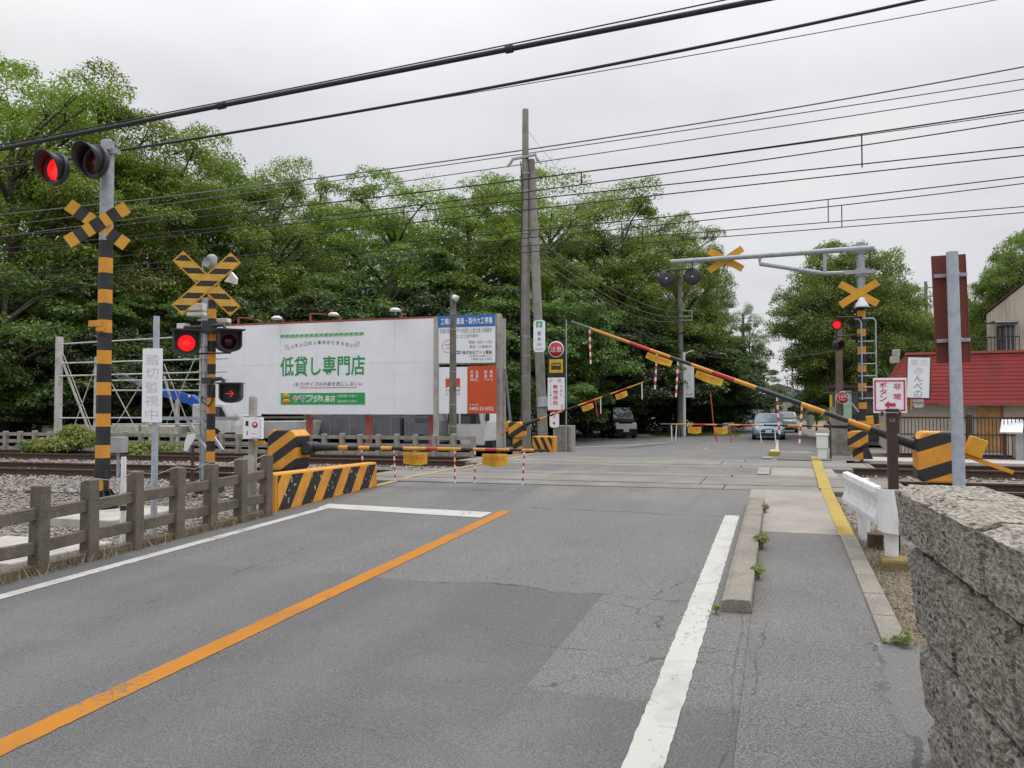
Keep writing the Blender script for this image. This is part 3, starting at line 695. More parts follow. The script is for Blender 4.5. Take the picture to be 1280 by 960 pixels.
# far-left block: faces the camera side
c=D(682,566,23.5); T=thing('striped_block','small black and orange striped concrete block beyond the tracks under the utility poles','concrete block',(c.x,c.y,.1),group='striped concrete blocks at the crossing')
mb=MB(); mb.box((c.x,c.y-.08,c.z+.18),(.66,.42,.64),M_yel); mb.build('block',T,bevel=.03)
M_bs2=stripes('far_block_stripes',(.85,0,.4),.19,.1,.5,.72)
mb=MB(); mb.box((c.x-.02,c.y-.305,c.z+.19),(.60,.012,.56),M_bs2); mb.build('striped_side',T)
c=D(706,566,24.6); T=thing('concrete_stub','grey ribbed concrete wall stub under the pole-mounted caution sign','concrete wall',(c.x,c.y,.1))
mb=MB(); mb.box((c.x,c.y,c.z+.40),(.56,.5,.9),M_conc); mb.build('wall',T,bevel=.02)
mb=MB()
for k in range(4): mb.box((c.x-.22+k*.15,c.y-.26,c.z+.40),(.05,.05,.88),M_conc)
mb.build('ribs',T)
# ---- emergency button post
c=D(315,640,9.9); X,Y=c.x,c.y; z5=lambda py:EYE+(511-py)*9.9/FPX
T=thing('emergency_button_post','round-topped grey post carrying a white emergency box marked with a red circle','emergency post',(X,Y,.15))
mb=MB(); mb.path([(X,Y,.1),(X,Y,z5(498)),(X,Y,z5(495.5)),(X,Y,z5(494.3))],[.055,.052,.042,.015],M_conc,14); mb.build('post',T)
mb=MB(); mb.box((X+.06,Y-.07,z5(535)),(.25,.06,.265),M_signw,R(8)); mb.build('call_box',T,bevel=.004)
M=fr((X+.11,Y-.103,z5(534)),R(8))
mb=MB(); mb.box((0,-.002,0),(.125,.006,.25),M_signw,M=M); sb=mb.build('instruction_plate',T)
mb=MB(); mb.lathe([(.038,0),(.038,.004),(0,.005)],M@Matrix.Translation((0,-.005,.035))@Matrix.Rotation(R(90),4,'X'),M_redl,24); mb.lathe([(.016,0),(.016,.003),(0,.004)],M@Matrix.Translation((0,-.0095,.035))@Matrix.Rotation(R(90),4,'X'),M_signw,14)
text('非常ボタン',M,0,-.075,.085,.018,M_redl,y=-.0065,mb=mb); text('ふみきり',M,0,.10,.07,.014,M_redl,y=-.0065,mb=mb); mb.build('lettering',sb)
mb=MB(); mb.box((X-.005,Y-.104,z5(529)),(.035,.02,.06),M_lensoff); mb.build('push_button',T); mb=MB(); mb.box((X-.005,Y-.104,z5(541)),(.02,.012,.05),M_dark); mb.build('key_plate',T)
mb=MB(); mb.box((X-.0,Y-.075,z5(580)),(.10,.08,.22),M_concl); mb.build('junction_box',T,bevel=.006)
mb=MB(); mb.box((X+.12,Y-.02,z5(553)),(.14,.03,.05),M_yel); mb.build('orange_plate',T)
# ---- barriers
M_bar=stripes('barrier_machine_stripes',(-.55,.0,.83),.29,.30,.5,.74)
M_galvd=mat('scuffed_grey_band',(.10,.11,.13),.5)
def barrier(label,piv,tip,box_c,box_w,box_h,s,zg,strips,plates,weight,scale=1,bandphase=0,ph=.1,stripe=None):
    """s=+1: the arm reaches towards +x"""
    piv,tip,bc=Vector(piv),Vector(tip),Vector(box_c)
    T=thing('crossing_barrier',label,'barrier',(bc.x,bc.y,zg),group='crossing barriers')
    st=stripe or M_bar
    w,h=box_w,box_h; d=.42
    mb=MB(); Mx=fr((bc.x,bc.y,bc.z))
    mb.prism([(-w/2,-h*.42),(-w*.36,-h/2),(w*.36,-h/2),(w/2,-h*.42),(w/2,h*.36),(w*.36,h/2),(-w*.36,h/2),(-w/2,h*.36)],-d/2,d/2,Mx,st)
    mb.build('machine_housing',T,bevel=.03)
    mb=MB(); mb.box((bc.x,bc.y,(zg+bc.z-h/2)/2),(w*.5,d*.6,bc.z-h/2-zg),M_bar if scale<1 else M_blk); mb.box((bc.x,bc.y,zg+.04),(w*1.1,d*1.1,.06),M_blk); mb.build('pedestal',T,bevel=.01)
    u=(tip-piv); L=u.length; u.normalize()
    mb=MB(); mb.path([piv-u*.05,piv+u*L*.05,piv+u*L*.13],[.070*scale,.064*scale,.048*scale],M_blk,12); mb.box(piv+Vector((-.06*s,.0,-.02)),(.2,.16,.2),M_hood,M=Matrix())
    mb.tube(piv+Vector((0,.16,0)),piv+Vector((0,-.14,0)),.09*scale,.09*scale,M_hood,14); mb.beam(piv-u*.35,piv+u*.1,.05,.10,M_hood); mb.build('arm_holder',T)
    arm=MB(); N=18 if (scale==1 and s>0) else 14; t0=.125
    for i in range(N):
        a=t0+(1-t0)*i/N; b=t0+(1-t0)*(i+1)/N
        m=M_yel if (i+bandphase)%2==0 else (M_blk if i<9 or s>0 else M_galvd)
        rd=(8,13) if N==18 else (6,10)
        if any(abs(i-q)==1 for q in rd): m=M_yel
        if i in rd: m=M_red
        if N==14 and i in (8,4): m=M_blk
        ra=.039*scale*(1-.55*a); rb=.039*scale*(1-.55*b)
        arm.tube(piv+u*L*a,piv+u*L*b,ra,rb,m,12)
    A=arm.build('barrier_arm',T)
    for t in strips:
        p=piv+u*L*t; mb=MB(); q=p; k=9; col=strips[t]; ln={'b':.50,'r':.46,'w':.44}[col]*(1 if scale==1 else .95)
        lean=random.Random(int(t*100)).uniform(-.04,.06)
        for i in range(k):
            a=p+Vector((lean*i/k,0,-ln*i/k-.02)); b=p+Vector((lean*(i+1)/k,0,-ln*(i+1)/k-.02))
            mb.tube(a,b,.013,.013,{'b':M_red if i%2 else M_white,'r':M_red,'w':M_white}[col],8)
        mb.build('hanging_strip',T)
    for t,ttl in plates:
        p=piv+u*L*t; ang_=math.asin(u.z) if s>0 else -math.asin(u.z)
        M=Matrix.Translation(p+Vector((0,-.02,0)))@Matrix.Rotation(-ang_,4,'Y')@Matrix.Translation((0,0,-.02))@Matrix.Scale(ttl,4,(0,0,1))@Matrix.Scale(.70+.2*ttl,4,(1,0,0))
        mb=MB(); 
        nx_=10; vs=[]
        for i in range(nx_+1):
            x=-.24*scale+.48*scale*i/nx_
            for zz in (-.05,-.25*scale-.02): vs.append(M@Vector((x,.012*math.sin(i*.9)+(.03*math.sin(i*.6+zz) if zz<-.1 else 0),zz-(.03*math.sin(i*.33) if zz<-.1 else 0))))
        mb.add(vs,[(2*i,2*i+1,2*i+3,2*i+2) for i in range(nx_)],M_yelsign)
        pl=mb.build('warning_plate',T); md=pl.modifiers.new('thick','SOLIDIFY'); md.thickness=.004
        mb=MB(); text('安全確認',M,0,-.125*scale-.01,.42*scale,.10*scale,M_redl,y=-.05,mb=mb); text('とまれ・みよ・きけ',M,0,-.215*scale-.01,.36*scale,.035*scale,M_redl,y=-.05,mb=mb)
        mb.build('lettering',pl)
    wx,wz,ww=weight
    mb=MB(); mb.beam(piv+Vector((-s*.25,.12,0)),piv+Vector((-s*wx,.12,wz)),.05,.10,M_yel,up=(0,1,0)); 
    mb.build('counterweight_bar',T)
    mb=MB(); dirn=Vector((-s*wx+s*.25,0,wz)).normalized(); pc=piv+Vector((-s*.25,.12,0))+dirn*(wx-.25)*.45
    up=Vector((-dirn.z,0,dirn.x)); up=up if up.z>0 else -up
    mb.beam(pc+up*.02,pc+up*(.02+ww),.20*scale,.16,M_yel2,up=(0,1,0)); mb.build('counterweight',T,bevel=.012)
    return T
Yb=11.2
pv=PY(388,559,Yb); tp=PY(684,563,Yb+.1); bc=PY(361,562,Yb-.05)
barrier('lowered near barrier beside the striped wedge block, banded arm across the left lane',pv,(tp.x,tp.y,tp.z),bc,.55,.66,1,.15,{.233:'b',.375:'b',.632:'b',.716:'b',.912:'b'},[(.47,.80),(.797,.80)],(.62,-.06,.16))
pv=PY(1152,559,Yb); tp=PY(714,402,Yb); bc=PY(1172,570.5,Yb)
M_barR=stripes('barrier_machine_stripes_wide',(-.33,-.1,.93),.36,.42,.42,.8)
TB=barrier('half-raised barrier by the block wall, long banded arm slanting up across the road',pv,tp,bc,.52,.64,-1,.12,{.31:'b',.379:'b',.664:'b',.728:'b',.94:'b'},[(.565,.46),(.715,.40)],(1.03,-.30,.24),stripe=M_barR)
Yf=20.9
pv=PY(1062,533,Yf); tp=PY(826,530,Yf); bc=PY(1072,549,Yf)
barrier('lowered far-side barrier on the right, thin banded arm in front of the blue car',pv,tp,bc,.44,.42,-1,.2,{.38:'w',.46:'w',.614:'r',.70:'r',.91:'w',.94:'w'},[(.665,.9),(.81,.9)],(.75,.04,.22),scale=.8)
pv=PY(655,531,Yf); tp=PY(815,474,Yf); bc=PY(647,537,Yf)
barrier('half-raised far-side barrier under the tall utility pole, arm slanting up to the right',pv,tp,bc,.42,.44,1,.2,{.57:'r',.61:'w',.925:'w'},[(.50,.8),(.76,.8)],(.75,-.28,.2),scale=.8)
# ---- right crossing signal with cantilever
X,Y=2.08,22.7; d6=20.8; z6=lambda py:EYE+(511-py)*d6/FPX
T=thing('crossing_signal','crossing signal with grey cantilever arm over the road and plain yellow crossbuck backs','crossing signal',(X,Y,.1),group='crossing signals with crossbucks')
segs=[(z6(530),M_blk2)]
for a,b in ((524,515),(514,503),(489,480),(466,457),(443,434),(421,411),(397,388)):
    pass
segs=[(z6(545),M_blk2)]
for a,b in ((535,526),(511,503),(489,479),(465,456),(443,433),(420,411),(397,388)):
    segs.append((z6(a),M_blk2)); segs.append((z6(b),M_yel))
segs+= [(z6(375),M_blk2),(z6(302),M_galv)]
mb=MB(); bands(mb,X,Y,.1,z6(302),.105,.10,segs,16); mb.build('pole',T)
mb=MB(); mb.box((X,Y,.16),(.6,.6,.1),M_blk); mb.prism([(-.25,.1),(.25,.1),(.12,.45),(-.12,.45)],-.02,.02,fr((X,Y,.1)),M_blk); mb.build('base_flange',T)
e=PY(838,327.5,Y-.1); a0=Vector((X+.3,Y-.12,z6(310.5)))
mb=MB(); mb.tube(a0,e,.075,.065,M_galv,12)
p1=PY(950,322,Y-.1); p2=PY(950,330,Y-.1); p3=PY(1031,342,Y-.1); p4=Vector((X+.3,Y-.12,z6(340)))
q=PY(1031,313,Y-.1)
mb.path([p1,p2,p3,p4],.055,M_galv,10); mb.beam(q,p3,.09,.09,M_galv,up=(0,1,0))
for zz in (z6(311),z6(340)):
    mb.box((X-.05,Y-.1,zz),(.75,.16,.09),M_galv); mb.box((X,Y,zz),(.27,.27,.2),M_galv)
mb.build('cantilever_arm',T)
for (px,py,yy) in ((907,324.5,Y+.02),(1073.5,367,Y-.14)):
    C=PY(px,py,yy); M=fr(C); L=1.08; W=.19
    if px==907: C=PY(px,py,Y+.02); M=fr(C)
    for s,o2 in ((1,0),(-1,.014)):
        mb=MB(); board(mb,M,s*R(32),L,W,[(-L/2,L/2,M_yel2)],o2,o2+.012); mb.build('crossbuck_board',T)
for px,py,f in ((833,348,R(90)),(865.5,345.5,R(86))):
    h=round_lamp(T,PY(px,py,Y-.05),f,.25,False)
mb=MB(); l1=PY(833,348,Y-.1); l2=PY(865.5,345.5,Y-.1); mb.tube((l2.x,l2.y,l2.z),(l2.x,l2.y,l2.z+.5),.025,.025,M_hood,8); mb.tube((l1.x,l1.y,l1.z+.22),(l2.x,l2.y,l2.z+.22),.025,.025,M_hood,8); mb.box(l2,(.05,.04,.04),M_white); mb.box(l1,(.05,.04,.04),M_white); mb.build('lamp_bracket',T)
c=D(1046,406,20.6)
round_lamp(T,c,math.atan2(-c.y,-c.x)+.15,.145,True); c2=D(1046,432,20.7); round_lamp(T,c2,math.atan2(-c2.y,-c2.x)+.7,.145,False)
mb=MB(); mb.tube((X,Y-.1,z6(396)),(c.x,c.y+.05,c.z+.2),.022,.022,M_hood,8); mb.tube((c.x,c.y+.08,c.z+.2),(c2.x,c2.y+.08,c2.z+.1),.02,.02,M_hood,8); mb.tube((X,Y-.1,z6(418)),(c2.x,c2.y+.1,c2.z+.25),.018,.018,M_hood,8); mb.build('lamp_arm',T)
Mb=fr((X-.0,Y-.16,z6(379))); mb=MB(); mb.lathe([(.17,-.1),(.15,-.02),(.09,.06),(.07,.13),(.0,.16)],Mb,M_white,18); mb.lathe([(.2,-.13),(.2,-.1),(0,-.1)],Mb,M_gbox,18); mb.build('bell',T)
mb=MB(); lx=X+.33
mb.path([(X-.02,Y-.16,z6(500)),(X-.02,Y-.16,z6(403)),(X-.08,Y-.14,z6(399)),(X-.16,Y-.1,z6(399))],.02,M_galv,8); mb.path([(X,Y-.1,z6(398.5)),(lx-.06,Y-.12,z6(398.5)),(lx,Y-.12,z6(402)),(lx,Y-.12,z6(500))],.02,M_galv,8)
for py in (427,442,455,470,484,498): mb.tube((X-.1,Y-.12,z6(py)),(lx,Y-.12,z6(py)),.016,.016,M_galv,6)
mb.build('climbing_ladder',T)
mb=MB(); mb.beam((X-.1,Y-.1,z6(515)),(X-.45,Y-.1,z6(492)),.04,.04,M_galv); mb.tube((X-.95,Y-.15,z6(491)),(X,Y-.15,z6(491)),.015,.015,M_hood,6); mb.build('stay_bar',T)
# ---- white bollard cabinet and dark stake
c=D(1028,577,18.6); T=thing('white_cabinet_post','short white plastic cabinet post standing at the pavement beyond the far track','cabinet',(c.x,c.y,.3))
mb=MB(); mb.box((c.x,c.y,c.z+.15),(.20,.2,.36),M_white); mb.build('post',T,bevel=.008)
mb=MB(); mb.box((c.x,c.y,c.z+.46),(.25,.24,.3),M_white); mb.box((c.x,c.y,c.z+.63),(.28,.27,.05),M_white); mb.build('cabinet',T,bevel=.012)
c=D(1038.5,576,18.7); T=thing('dark_stake','thin dark metal stake with a forked top right of the white cabinet post','stake',(c.x,c.y,.3))
mb=MB(); mb.tube((c.x,c.y,.25),(c.x,c.y,EYE-19*18.7/FPX),.02,.02,M_rust,8); mb.build('shaft',T)
mb=MB(); mb.path([(c.x,c.y,EYE-19*18.7/FPX),(c.x-.06,c.y,EYE-10*18.7/FPX),(c.x-.1,c.y,EYE-13*18.7/FPX)],.012,M_rust,6); mb.build('hook',T)
# ---- emergency button sign on brown post
c=D(1119,690,7.35); X,Y=c.x,c.y; z7=lambda py:EYE+(511-py)*7.35/FPX
T=thing('emergency_button_sign','square white sign with red border, red lettering and left arrow on a dark brown post','sign',(X,Y,.2))
mb=MB(); mb.beam((X,Y,.12),(X-.015,Y,z7(516)),.085,.085,M_brownd,up=(0,1,0)); mb.box((X-.015,Y-.04,z7(513)),(.11,.07,.03),M_brownd)
mb.build('post',T,bevel=.004)
mb=MB(); M=fr((X-.014,Y-.0435,z7(525))); text('a3',M,0,0,.045,.03,M_concl,y=-.001,mb=mb); mb.build('lettering',T)
M=fr((X-.03,Y-.06,z7(494.5)),R(4)); w=.285; h=.325
mb=MB(); mb.box((0,.01,0),(w,.014,h),M_signw,M=M); sb=mb.build('sign_board',T,bevel=.003)
mb=MB()
for cx,cz,a,b in ((-.128,.0,.012,.285),(.122,.0,.012,.285),(-.003,.1365,.262,.012),(-.003,-.1365,.262,.012)): mb.box((cx,.0,cz),(a,.004,b),M_redl,M=M)
for i,ch in enumerate('非常'): text(ch,M,.062,.085-i*.095,.066,.058,M_redl,y=-.0015,bold=.02,mb=mb)
for i,ch in enumerate('ボタン'): text(ch,M,-.058,.098-i*.062,.062,.054,M_redl,y=-.0015,bold=.02,mb=mb)
mb.prism([(-.05,-.085),(-.012,-.05),(-.012,-.07),(.045,-.07),(.045,-.1),(-.012,-.1),(-.012,-.12)],-.003,-.001,M,M_redl)
mb.build('lettering',sb)
for cx in (-.07,.08):
    mb=MB(); mb.box((cx,.012,-h/2-.008),(.022,.03,.04),M_brownd,M=M); mb.build('clip',T)
# ---- white guardrail
T=thing('guardrail','short white-painted steel guardrail with chipped rust edges beside the pavement','guardrail',(.82,7.4,.2))
a=D(1054,588,8.7); b=D(1098,612,7.0); 
P0=Vector((.66,9.15,.93)); P1=Vector((.70,7.12,.86))
def grail(mb,p0,p1,zt,zb,m):
    prof_=[(0,zt),(.05,zt-.01),(.06,zt-.06),(.03,(zt+zb)/2+.03),(.03,(zt+zb)/2-.03),(.06,zb+.06),(.05,zb+.01),(0,zb),(-.004,zb),(-.004,zt)]
    d=(p1-p0).normalized(); side=Vector((-1,0,0))
    vs=[p+side*x+Vector((0,0,z)) for p in (p0,p1) for x,z in prof_]; k=len(prof_)
    mb.add(vs,[(i,(i+1)%k,(i+1)%k+k,i+k) for i in range(k)]+[tuple(range(k))[::-1],tuple(range(k,2*k))],m)
q0=D(1055,588,8.62); q1=D(1103,614,6.75)
A=Vector((.69,9.25,0)); B=Vector((.83,7.56,0))
mb=MB(); grail(mb,A,B,.875,.53,M_white); mb.build('rail',T,bevel=.006)
arc=[(.80,7.60),(.80,7.50),(.83,7.43),(.90,7.42),(.98,7.47),(1.06,7.55)]
mb=MB(); k=len(arc)
zs=[.50,.50,.495,.485,.475,.47]
for i,(x,y) in enumerate(arc): mb.v+= [(x,y,zs[i]),(x+.015*(i>2),y,.60),(x,y,.86)]
for i in range(k-1):
    for j in (0,1): mb.f.append([3*i+j,3*i+3+j,3*i+4+j,3*i+1+j]); mb.m.append(mb.mi(M_white)); mb.sm.append(False)
e=mb.build('end_piece',T); md=e.modifiers.new('t','SOLIDIFY'); md.thickness=.014
for x,y in ((.80,8.75),(.91,7.58)):
    mb=MB(); mb.tube((x,y,.1),(x,y,.84),.056,.056,M_white,16); mb.build('post',T)
M_moss=mat('mossy_footing',(.26,.19,.055),.95,(.13,.12,.07),9,.4,.6,bump=.5,bscale=60,grain=.3)
mb=MB(); mb.box((.93,7.50,.20),(.24,.26,.15),M_moss); mb.build('footing',T,bevel=.025)
mb=MB(); mb.box((.86,8.35,.26),(.13,.14,.18),M_rust); mb.build('old_stump',T,bevel=.01)
# ---- brown sign back on a pale post
c=D(1201,640,7.0); X,Y=c.x,c.y; z8=lambda py:EYE+(511-py)*7.0/FPX
T=thing('brown_sign','tall brown sign seen from behind on a pale blue-grey round post behind the block wall','sign',(X,Y,.15))
tp=D(1190,315,7.0)
mb=MB(); mb.tube((X,Y,.05),tp,.053,.049,M_galv2,18); mb.build('post',T)
M=Matrix.Translation(D(1188.5,386,7.12))@Matrix.Rotation(R(6),4,'Z')@Matrix.Rotation(R(2.0),4,'Y')
M=M@Matrix.Rotation(R(-3.6),4,'Y')
mb=MB(); mb.box((0,0,0),(.275,.02,.98),M_brown,M=M); mb.box((-.135,.0,0),(.012,.03,.98),M_brown,M=M); mb.box((.135,.0,0),(.012,.03,.98),M_brown,M=M); mb.build('sign_panel',T,bevel=.003)
for zz in (.30,-.29):
    mb=MB(); mb.box((0,-.03,zz),(.27,.03,.032),M_galv,M=M); c2=M@Vector((0,-.11,zz)); mb.lathe([(.056,-.014),(.056,.014)],Matrix.Translation((c2.x,c2.y,c2.z)),M_galv,18); mb.build('clamp_band',T)
# ---- kerb block between road and pavement
mb=MB(); T=thing('kerb_block','long weathered concrete kerb block between the road and the pavement','kerb block',(-.30,8,.2))
for i in range(2):
    y0=5.58+i*2.52; y1=y0+2.51; mb=MB()
    P=[(-.405,-.1),(-.19,-.1),(-.195,.078),(-.205,.088),(-.35,.088),(-.39,.07)]
    vs=[(x,y,prof(y)+z) for y in (y0,y1) for x,z in P]; k=len(P)
    mb.add(vs,[(j,(j+1)%k,(j+1)%k+k,j+k) for j in range(k)]+[tuple(range(k))[::-1],tuple(range(k,2*k))],M_kerb); mb.build('block',T,bevel=.012)
c=PZ(968,572,.22); mb=MB(); T=thing('kerb_block','short yellow-painted end of a concrete kerb beyond the far track','kerb block',(c.x,c.y,.15))
mb.box((c.x,c.y+.1,c.z+.07),(.30,.22,.2),M_painty); mb.build('end',T,bevel=.02)
mb=MB(); mb.box((c.x,c.y+1.1,c.z+.05),(.26,1.75,.16),M_concl); mb.build('block',T,bevel=.02)
# ---- rough concrete block wall on the right
m,n,b=nt('split_face_concrete'); b.inputs['Roughness'].default_value=.95
tc=nd(n,'ShaderNodeTexCoord'); mp=nd(n,'ShaderNodeMapping'); n.links.new(tc.outputs['Object'],mp.inputs[0]); mp.inputs['Scale'].default_value=(1,.36,1); mv=mp.outputs[0]
f1=noise(n,15,6,mv); f2=noise(n,85,3,mv); f3=noise(n,1.6,4)
vo=nd(n,'ShaderNodeTexVoronoi',Scale=40); n.links.new(mv,vo.inputs['Vector'])
c=mixc(n,ramp(n,f1,.36,.64),(.225,.195,.155),(.36,.318,.262)); c=mixc(n,ramp(n,f3,.45,.7),c,(.245,.235,.22))
c=mixc(n,.50,c,mixc(n,ramp(n,f2,.40,.60),(.06,.052,.045),(.46,.42,.36)))
ge=nd(n,'ShaderNodeNewGeometry'); sx=nd(n,'ShaderNodeSeparateXYZ'); n.links.new(ge.outputs['Normal'],sx.inputs[0])
pit=mth(n,'LESS_THAN',vo.outputs['Distance'],mth(n,'MULTIPLY',f1,.62))
pit=mth(n,'MULTIPLY',pit,mth(n,'GREATER_THAN',noise(n,9,3,mv),.50))
c=mixc(n,mth(n,'MULTIPLY',pit,.8),c,(.035,.03,.026))
n.links.new(c,b.inputs['Base Color'])
bumpn(n,b,mth(n,'SUBTRACT',mth(n,'ADD',f1,mth(n,'MULTIPLY',f2,.7)),mth(n,'MULTIPLY',pit,.9)),1.0,.03); M_split=m
W=thing('block_wall','rough split-face concrete block wall with a thick coping, close on the right','wall',(.6,2.5,.1))
def wall_pt(s,zc):            # s metres back from the far end, left face
    xb=.60+.060*s; yb=3.66-s*.998
    return Vector((xb-.105*zc/1.2,yb,0))
def rough_block(s0,s1,z0,z1,thick,proud,seed,nm):
    mb=MB(); ns=max(3,int((s1-s0)/.025)); nz=max(3,int((z1-z0)/.025)); vs=[]
    def disp(p): return (mnoise.noise(p*7)*.004+mnoise.noise(p*26)*.005+mnoise.noise(p*62)*.0045)
    for i in range(ns+1):
        for k in range(nz+1):
            s=s0+(s1-s0)*i/ns; z=z0+(z1-z0)*k/nz; p=wall_pt(s,z); e=min(i,ns-i)/1.0; f=min(k,nz-k)/1.0
            edge=min(1,e)*min(1,f)
            q=Vector((s*.45,z,seed*7.3)); vs.append((p.x-proud*edge+.012*(1-edge)-disp(q)*1.4,p.y,z+(disp(q*1.7)*.9 if k==nz else 0)))
    F=[(i*(nz+1)+k,(i+1)*(nz+1)+k,(i+1)*(nz+1)+k+1,i*(nz+1)+k+1) for i in range(ns) for k in range(nz)]
    # top
    nt_=max(3,int(thick/.03)); base=len(vs)
    for i in range(ns+1):
        s=s0+(s1-s0)*i/ns; p=wall_pt(s,z1); e0=vs[i*(nz+1)+nz]
        for k in range(1,nt_+1):
            q=Vector((s*.5,k*.05,seed*3.1+50)); vs.append((e0[0]+(p.x+thick-e0[0])*k/nt_,p.y,z1+disp(q)*.5))
    idx=lambda i,k:(i*(nz+1)+nz) if k==0 else base+i*nt_+k-1
    F+=[(idx(i,k),idx(i+1,k),idx(i+1,k+1),idx(i,k+1)) for i in range(ns) for k in range(nt_)]
    # ends, back
    b0=len(vs)
    for i in (0,ns):
        s=s0+(s1-s0)*i/ns
        for z in (z0,): p=wall_pt(s,z); vs.append((p.x+thick,p.y,z))
    F.append(tuple([i for i in range(nz+1)]+[idx(0,k) for k in range(1,nt_+1)]+[b0]))
    F.append(tuple([ns*(nz+1)+i for i in range(nz+1)]+[idx(ns,k) for k in range(1,nt_+1)]+[b0+1]))
    F.append(tuple([b0]+[idx(i,nt_) for i in range(0,ns+1)]+[b0+1]))
    mb.add(vs,F,M_split,False)
    o=mb.build(nm,W)
    return o
TH=.24
rows=[(-.12,.28,.08),(.29,.60,.0),(.61,.985,.22)]
sd=0
for z0,z1,sh in rows:
    s=-.0; first=True
    while s<3.9:
        e=s+(.62 if not first else .40+sh); first=False
        rough_block(s+.008,e-.008,z0+.009,z1-.009,TH-.02,.02,sd,'wall_block'); s=e; sd+=1
s=0
for ln in (.56,.6,.62,.6,.62,.6,.6):
    rough_block(s+.008,s+ln-.008,1.004,1.235,TH+.05,.045,sd,'coping_stone'); s+=ln; sd+=1
mb=MB()
p0=wall_pt(.02,.5); p1=wall_pt(3.9,.5); mb.beam((p0.x+.13,p0.y,.5),(p1.x+.13,p1.y,.5),.16,1.0,M_conc2); mb.build('mortar_core',W)
# ================================================================ BEYOND THE TRACKS
# ---- far concrete fence
F=thing('concrete_fence','low pale concrete post-and-rail fence beyond the far track, left of the road','fence',(-16,19.6,.1))
xs=list(np.arange(-27,-7.4,.56)); fy=lambda x:20.6+off(x)
pm=None
for i,x in enumerate(xs):
    if pm is None:
        mb=MB(); mb.box((x,fy(x),.42),(.13,.13,.84),M_conc); pm=mb.build('post',F,bevel=.012,seg=1); bx=(x,fy(x))
    else:
        o=pm.copy(); COL.objects.link(o); o.parent=F; o.location=(x-bx[0],fy(x)-bx[1],rr.uniform(-.02,.02))
for hz in (.30,.52,.74):
    mb=MB()
    for i in range(0,len(xs)-1): mb.beam((xs[i],fy(xs[i])+.01,hz),(xs[i+1]+.002,fy(xs[i+1])+.01,hz),.06,.10,M_conc)
    mb.build('rail',F)
# ---- big billboard
M_seam=mat('panel_seam',(.71,.725,.76),.6)
BL=D(262,464,28.05); BR=D(544,457.5,25.3)
dirv=Vector((BR.x-BL.x,BR.y-BL.y,0)); W_=dirv.length; rz=math.atan2(dirv.y,dirv.x)
zt=EYE+(511-397)*25.3/FPX; zb=EYE+(511-518.3)*25.3/FPX; H_=zt-zb
cen=Vector(((BL.x+BR.x)/2,(BL.y+BR.y)/2,(zt+zb)/2)); M=fr(cen,rz)
T=thing('billboard','large white billboard with green Japanese lettering and banner on red steel posts','billboard',(cen.x,cen.y,0),rz)
mb=MB(); mb.box((0,.05,0),(W_,.08,H_),M_signw,M=M); bd=mb.build('panel',T,bevel=.01)
mb=MB(); mb.box((0,.06,H_/2+.03),(W_+.05,.12,.05),M_redpost,M=M); mb.box((W_/2+.03,.06,0),(.04,.12,H_),M_concl,M=M); mb.build('frame',T)
mb=MB()
for k in range(1,6): mb.box((-W_/2+W_*k/6,.008,0),(.008,.006,H_-.04),M_seam,M=M)
mb.box((0,.0075,.15),(W_-.04,.006,.007),M_seam,M=M); mb.build('panel_seams',bd)
# pixel to board coordinates: a board-plane solve
nrm=M.to_3x3()@Vector((0,-1,0)); Mi=M.inverted()
def bp(px,py,M=M,nrm=nrm,cen=cen,Mi=Mi):
    d=wdir(px,py); o=Vector((0,0,EYE)); t=(cen-o).dot(nrm)/d.dot(nrm); q=Mi@(o+d*t); return q.x,q.z
def btext(mb,s,x0,y0,x1,y1,m,bold=0,**k):
    a=bp(x0,y0); b=bp(x1,y1); text(s,M,(a[0]+b[0])/2,(a[1]+b[1])/2,abs(b[0]-a[0]),abs(a[1]-b[1]),m,y=k.pop('y',.0),bold=bold,mb=mb,**k)
mb=MB(); a=bp(350,420.5); b=bp(455,416.5)
for i in range(17):
    x=a[0]+(b[0]-a[0])*i/17; w=(b[0]-a[0])/17; z=a[1]+(b[1]-a[1])*i/17*0; mb.prism([(x,z-.055),(x+w,z-.055),(x+w,z+.055),(x,z+.055)],-.001,.003,M,M_greenp); mb.prism([(x+.04,z-.03),(x+w*.45,z-.03),(x+w*.9,z+.04),(x+w*.5,z+.04)],-.004,-.0015,M,M_green)
btext(mb,'低貸し専門店',350.5,446,456,469,M_green,.045)
s='パチンコの♪進化がとまらない'; a=bp(362,434); b=bp(443,428)
nC=len(s)
for i,ch in enumerate(s):
    u=(i+.5)/nC; ar=4*u*(1-u)
    text(ch,M,a[0]+(b[0]-a[0])*u,a[1]-.02+.16*ar,.13,.13,M_dark,y=.002,mb=mb,rot=.38*(.5-u),fit=False,bold=.012)
for px,sg in ((357,1),(360,1),(445,-1),(448,-1)):
    q=bp(px,434 if px<400 else 430); mb.prism([(q[0]-sg*.045,q[1]+.09),(q[0]-sg*.03,q[1]+.09),(q[0]+sg*.045,q[1]-.09),(q[0]+sg*.03,q[1]-.09)],.0,.003,M,M_dark)
btext(mb,'(もう)サイフの中身を気にしない♪♪',367,484,453,476.5,M_greyl,.02,shear=.25)
a=bp(375,484.5); b=bp(446,484); mb.box(((a[0]+b[0])/2,.001,a[1]-.005),(b[0]-a[0],.004,.02),M_pinkl,M=M)
mb.build('lettering',bd)
mb=MB(); a=bp(351,491.5); b=bp(456,505.5); mb.box(((a[0]+b[0])/2,.004,(a[1]+b[1])/2),(b[0]-a[0],.012,a[1]-b[1]),M_greenb,M=M); bn=mb.build('banner',bd)
mb=MB(); z0=(a[1]+b[1])/2; xx=a[0]
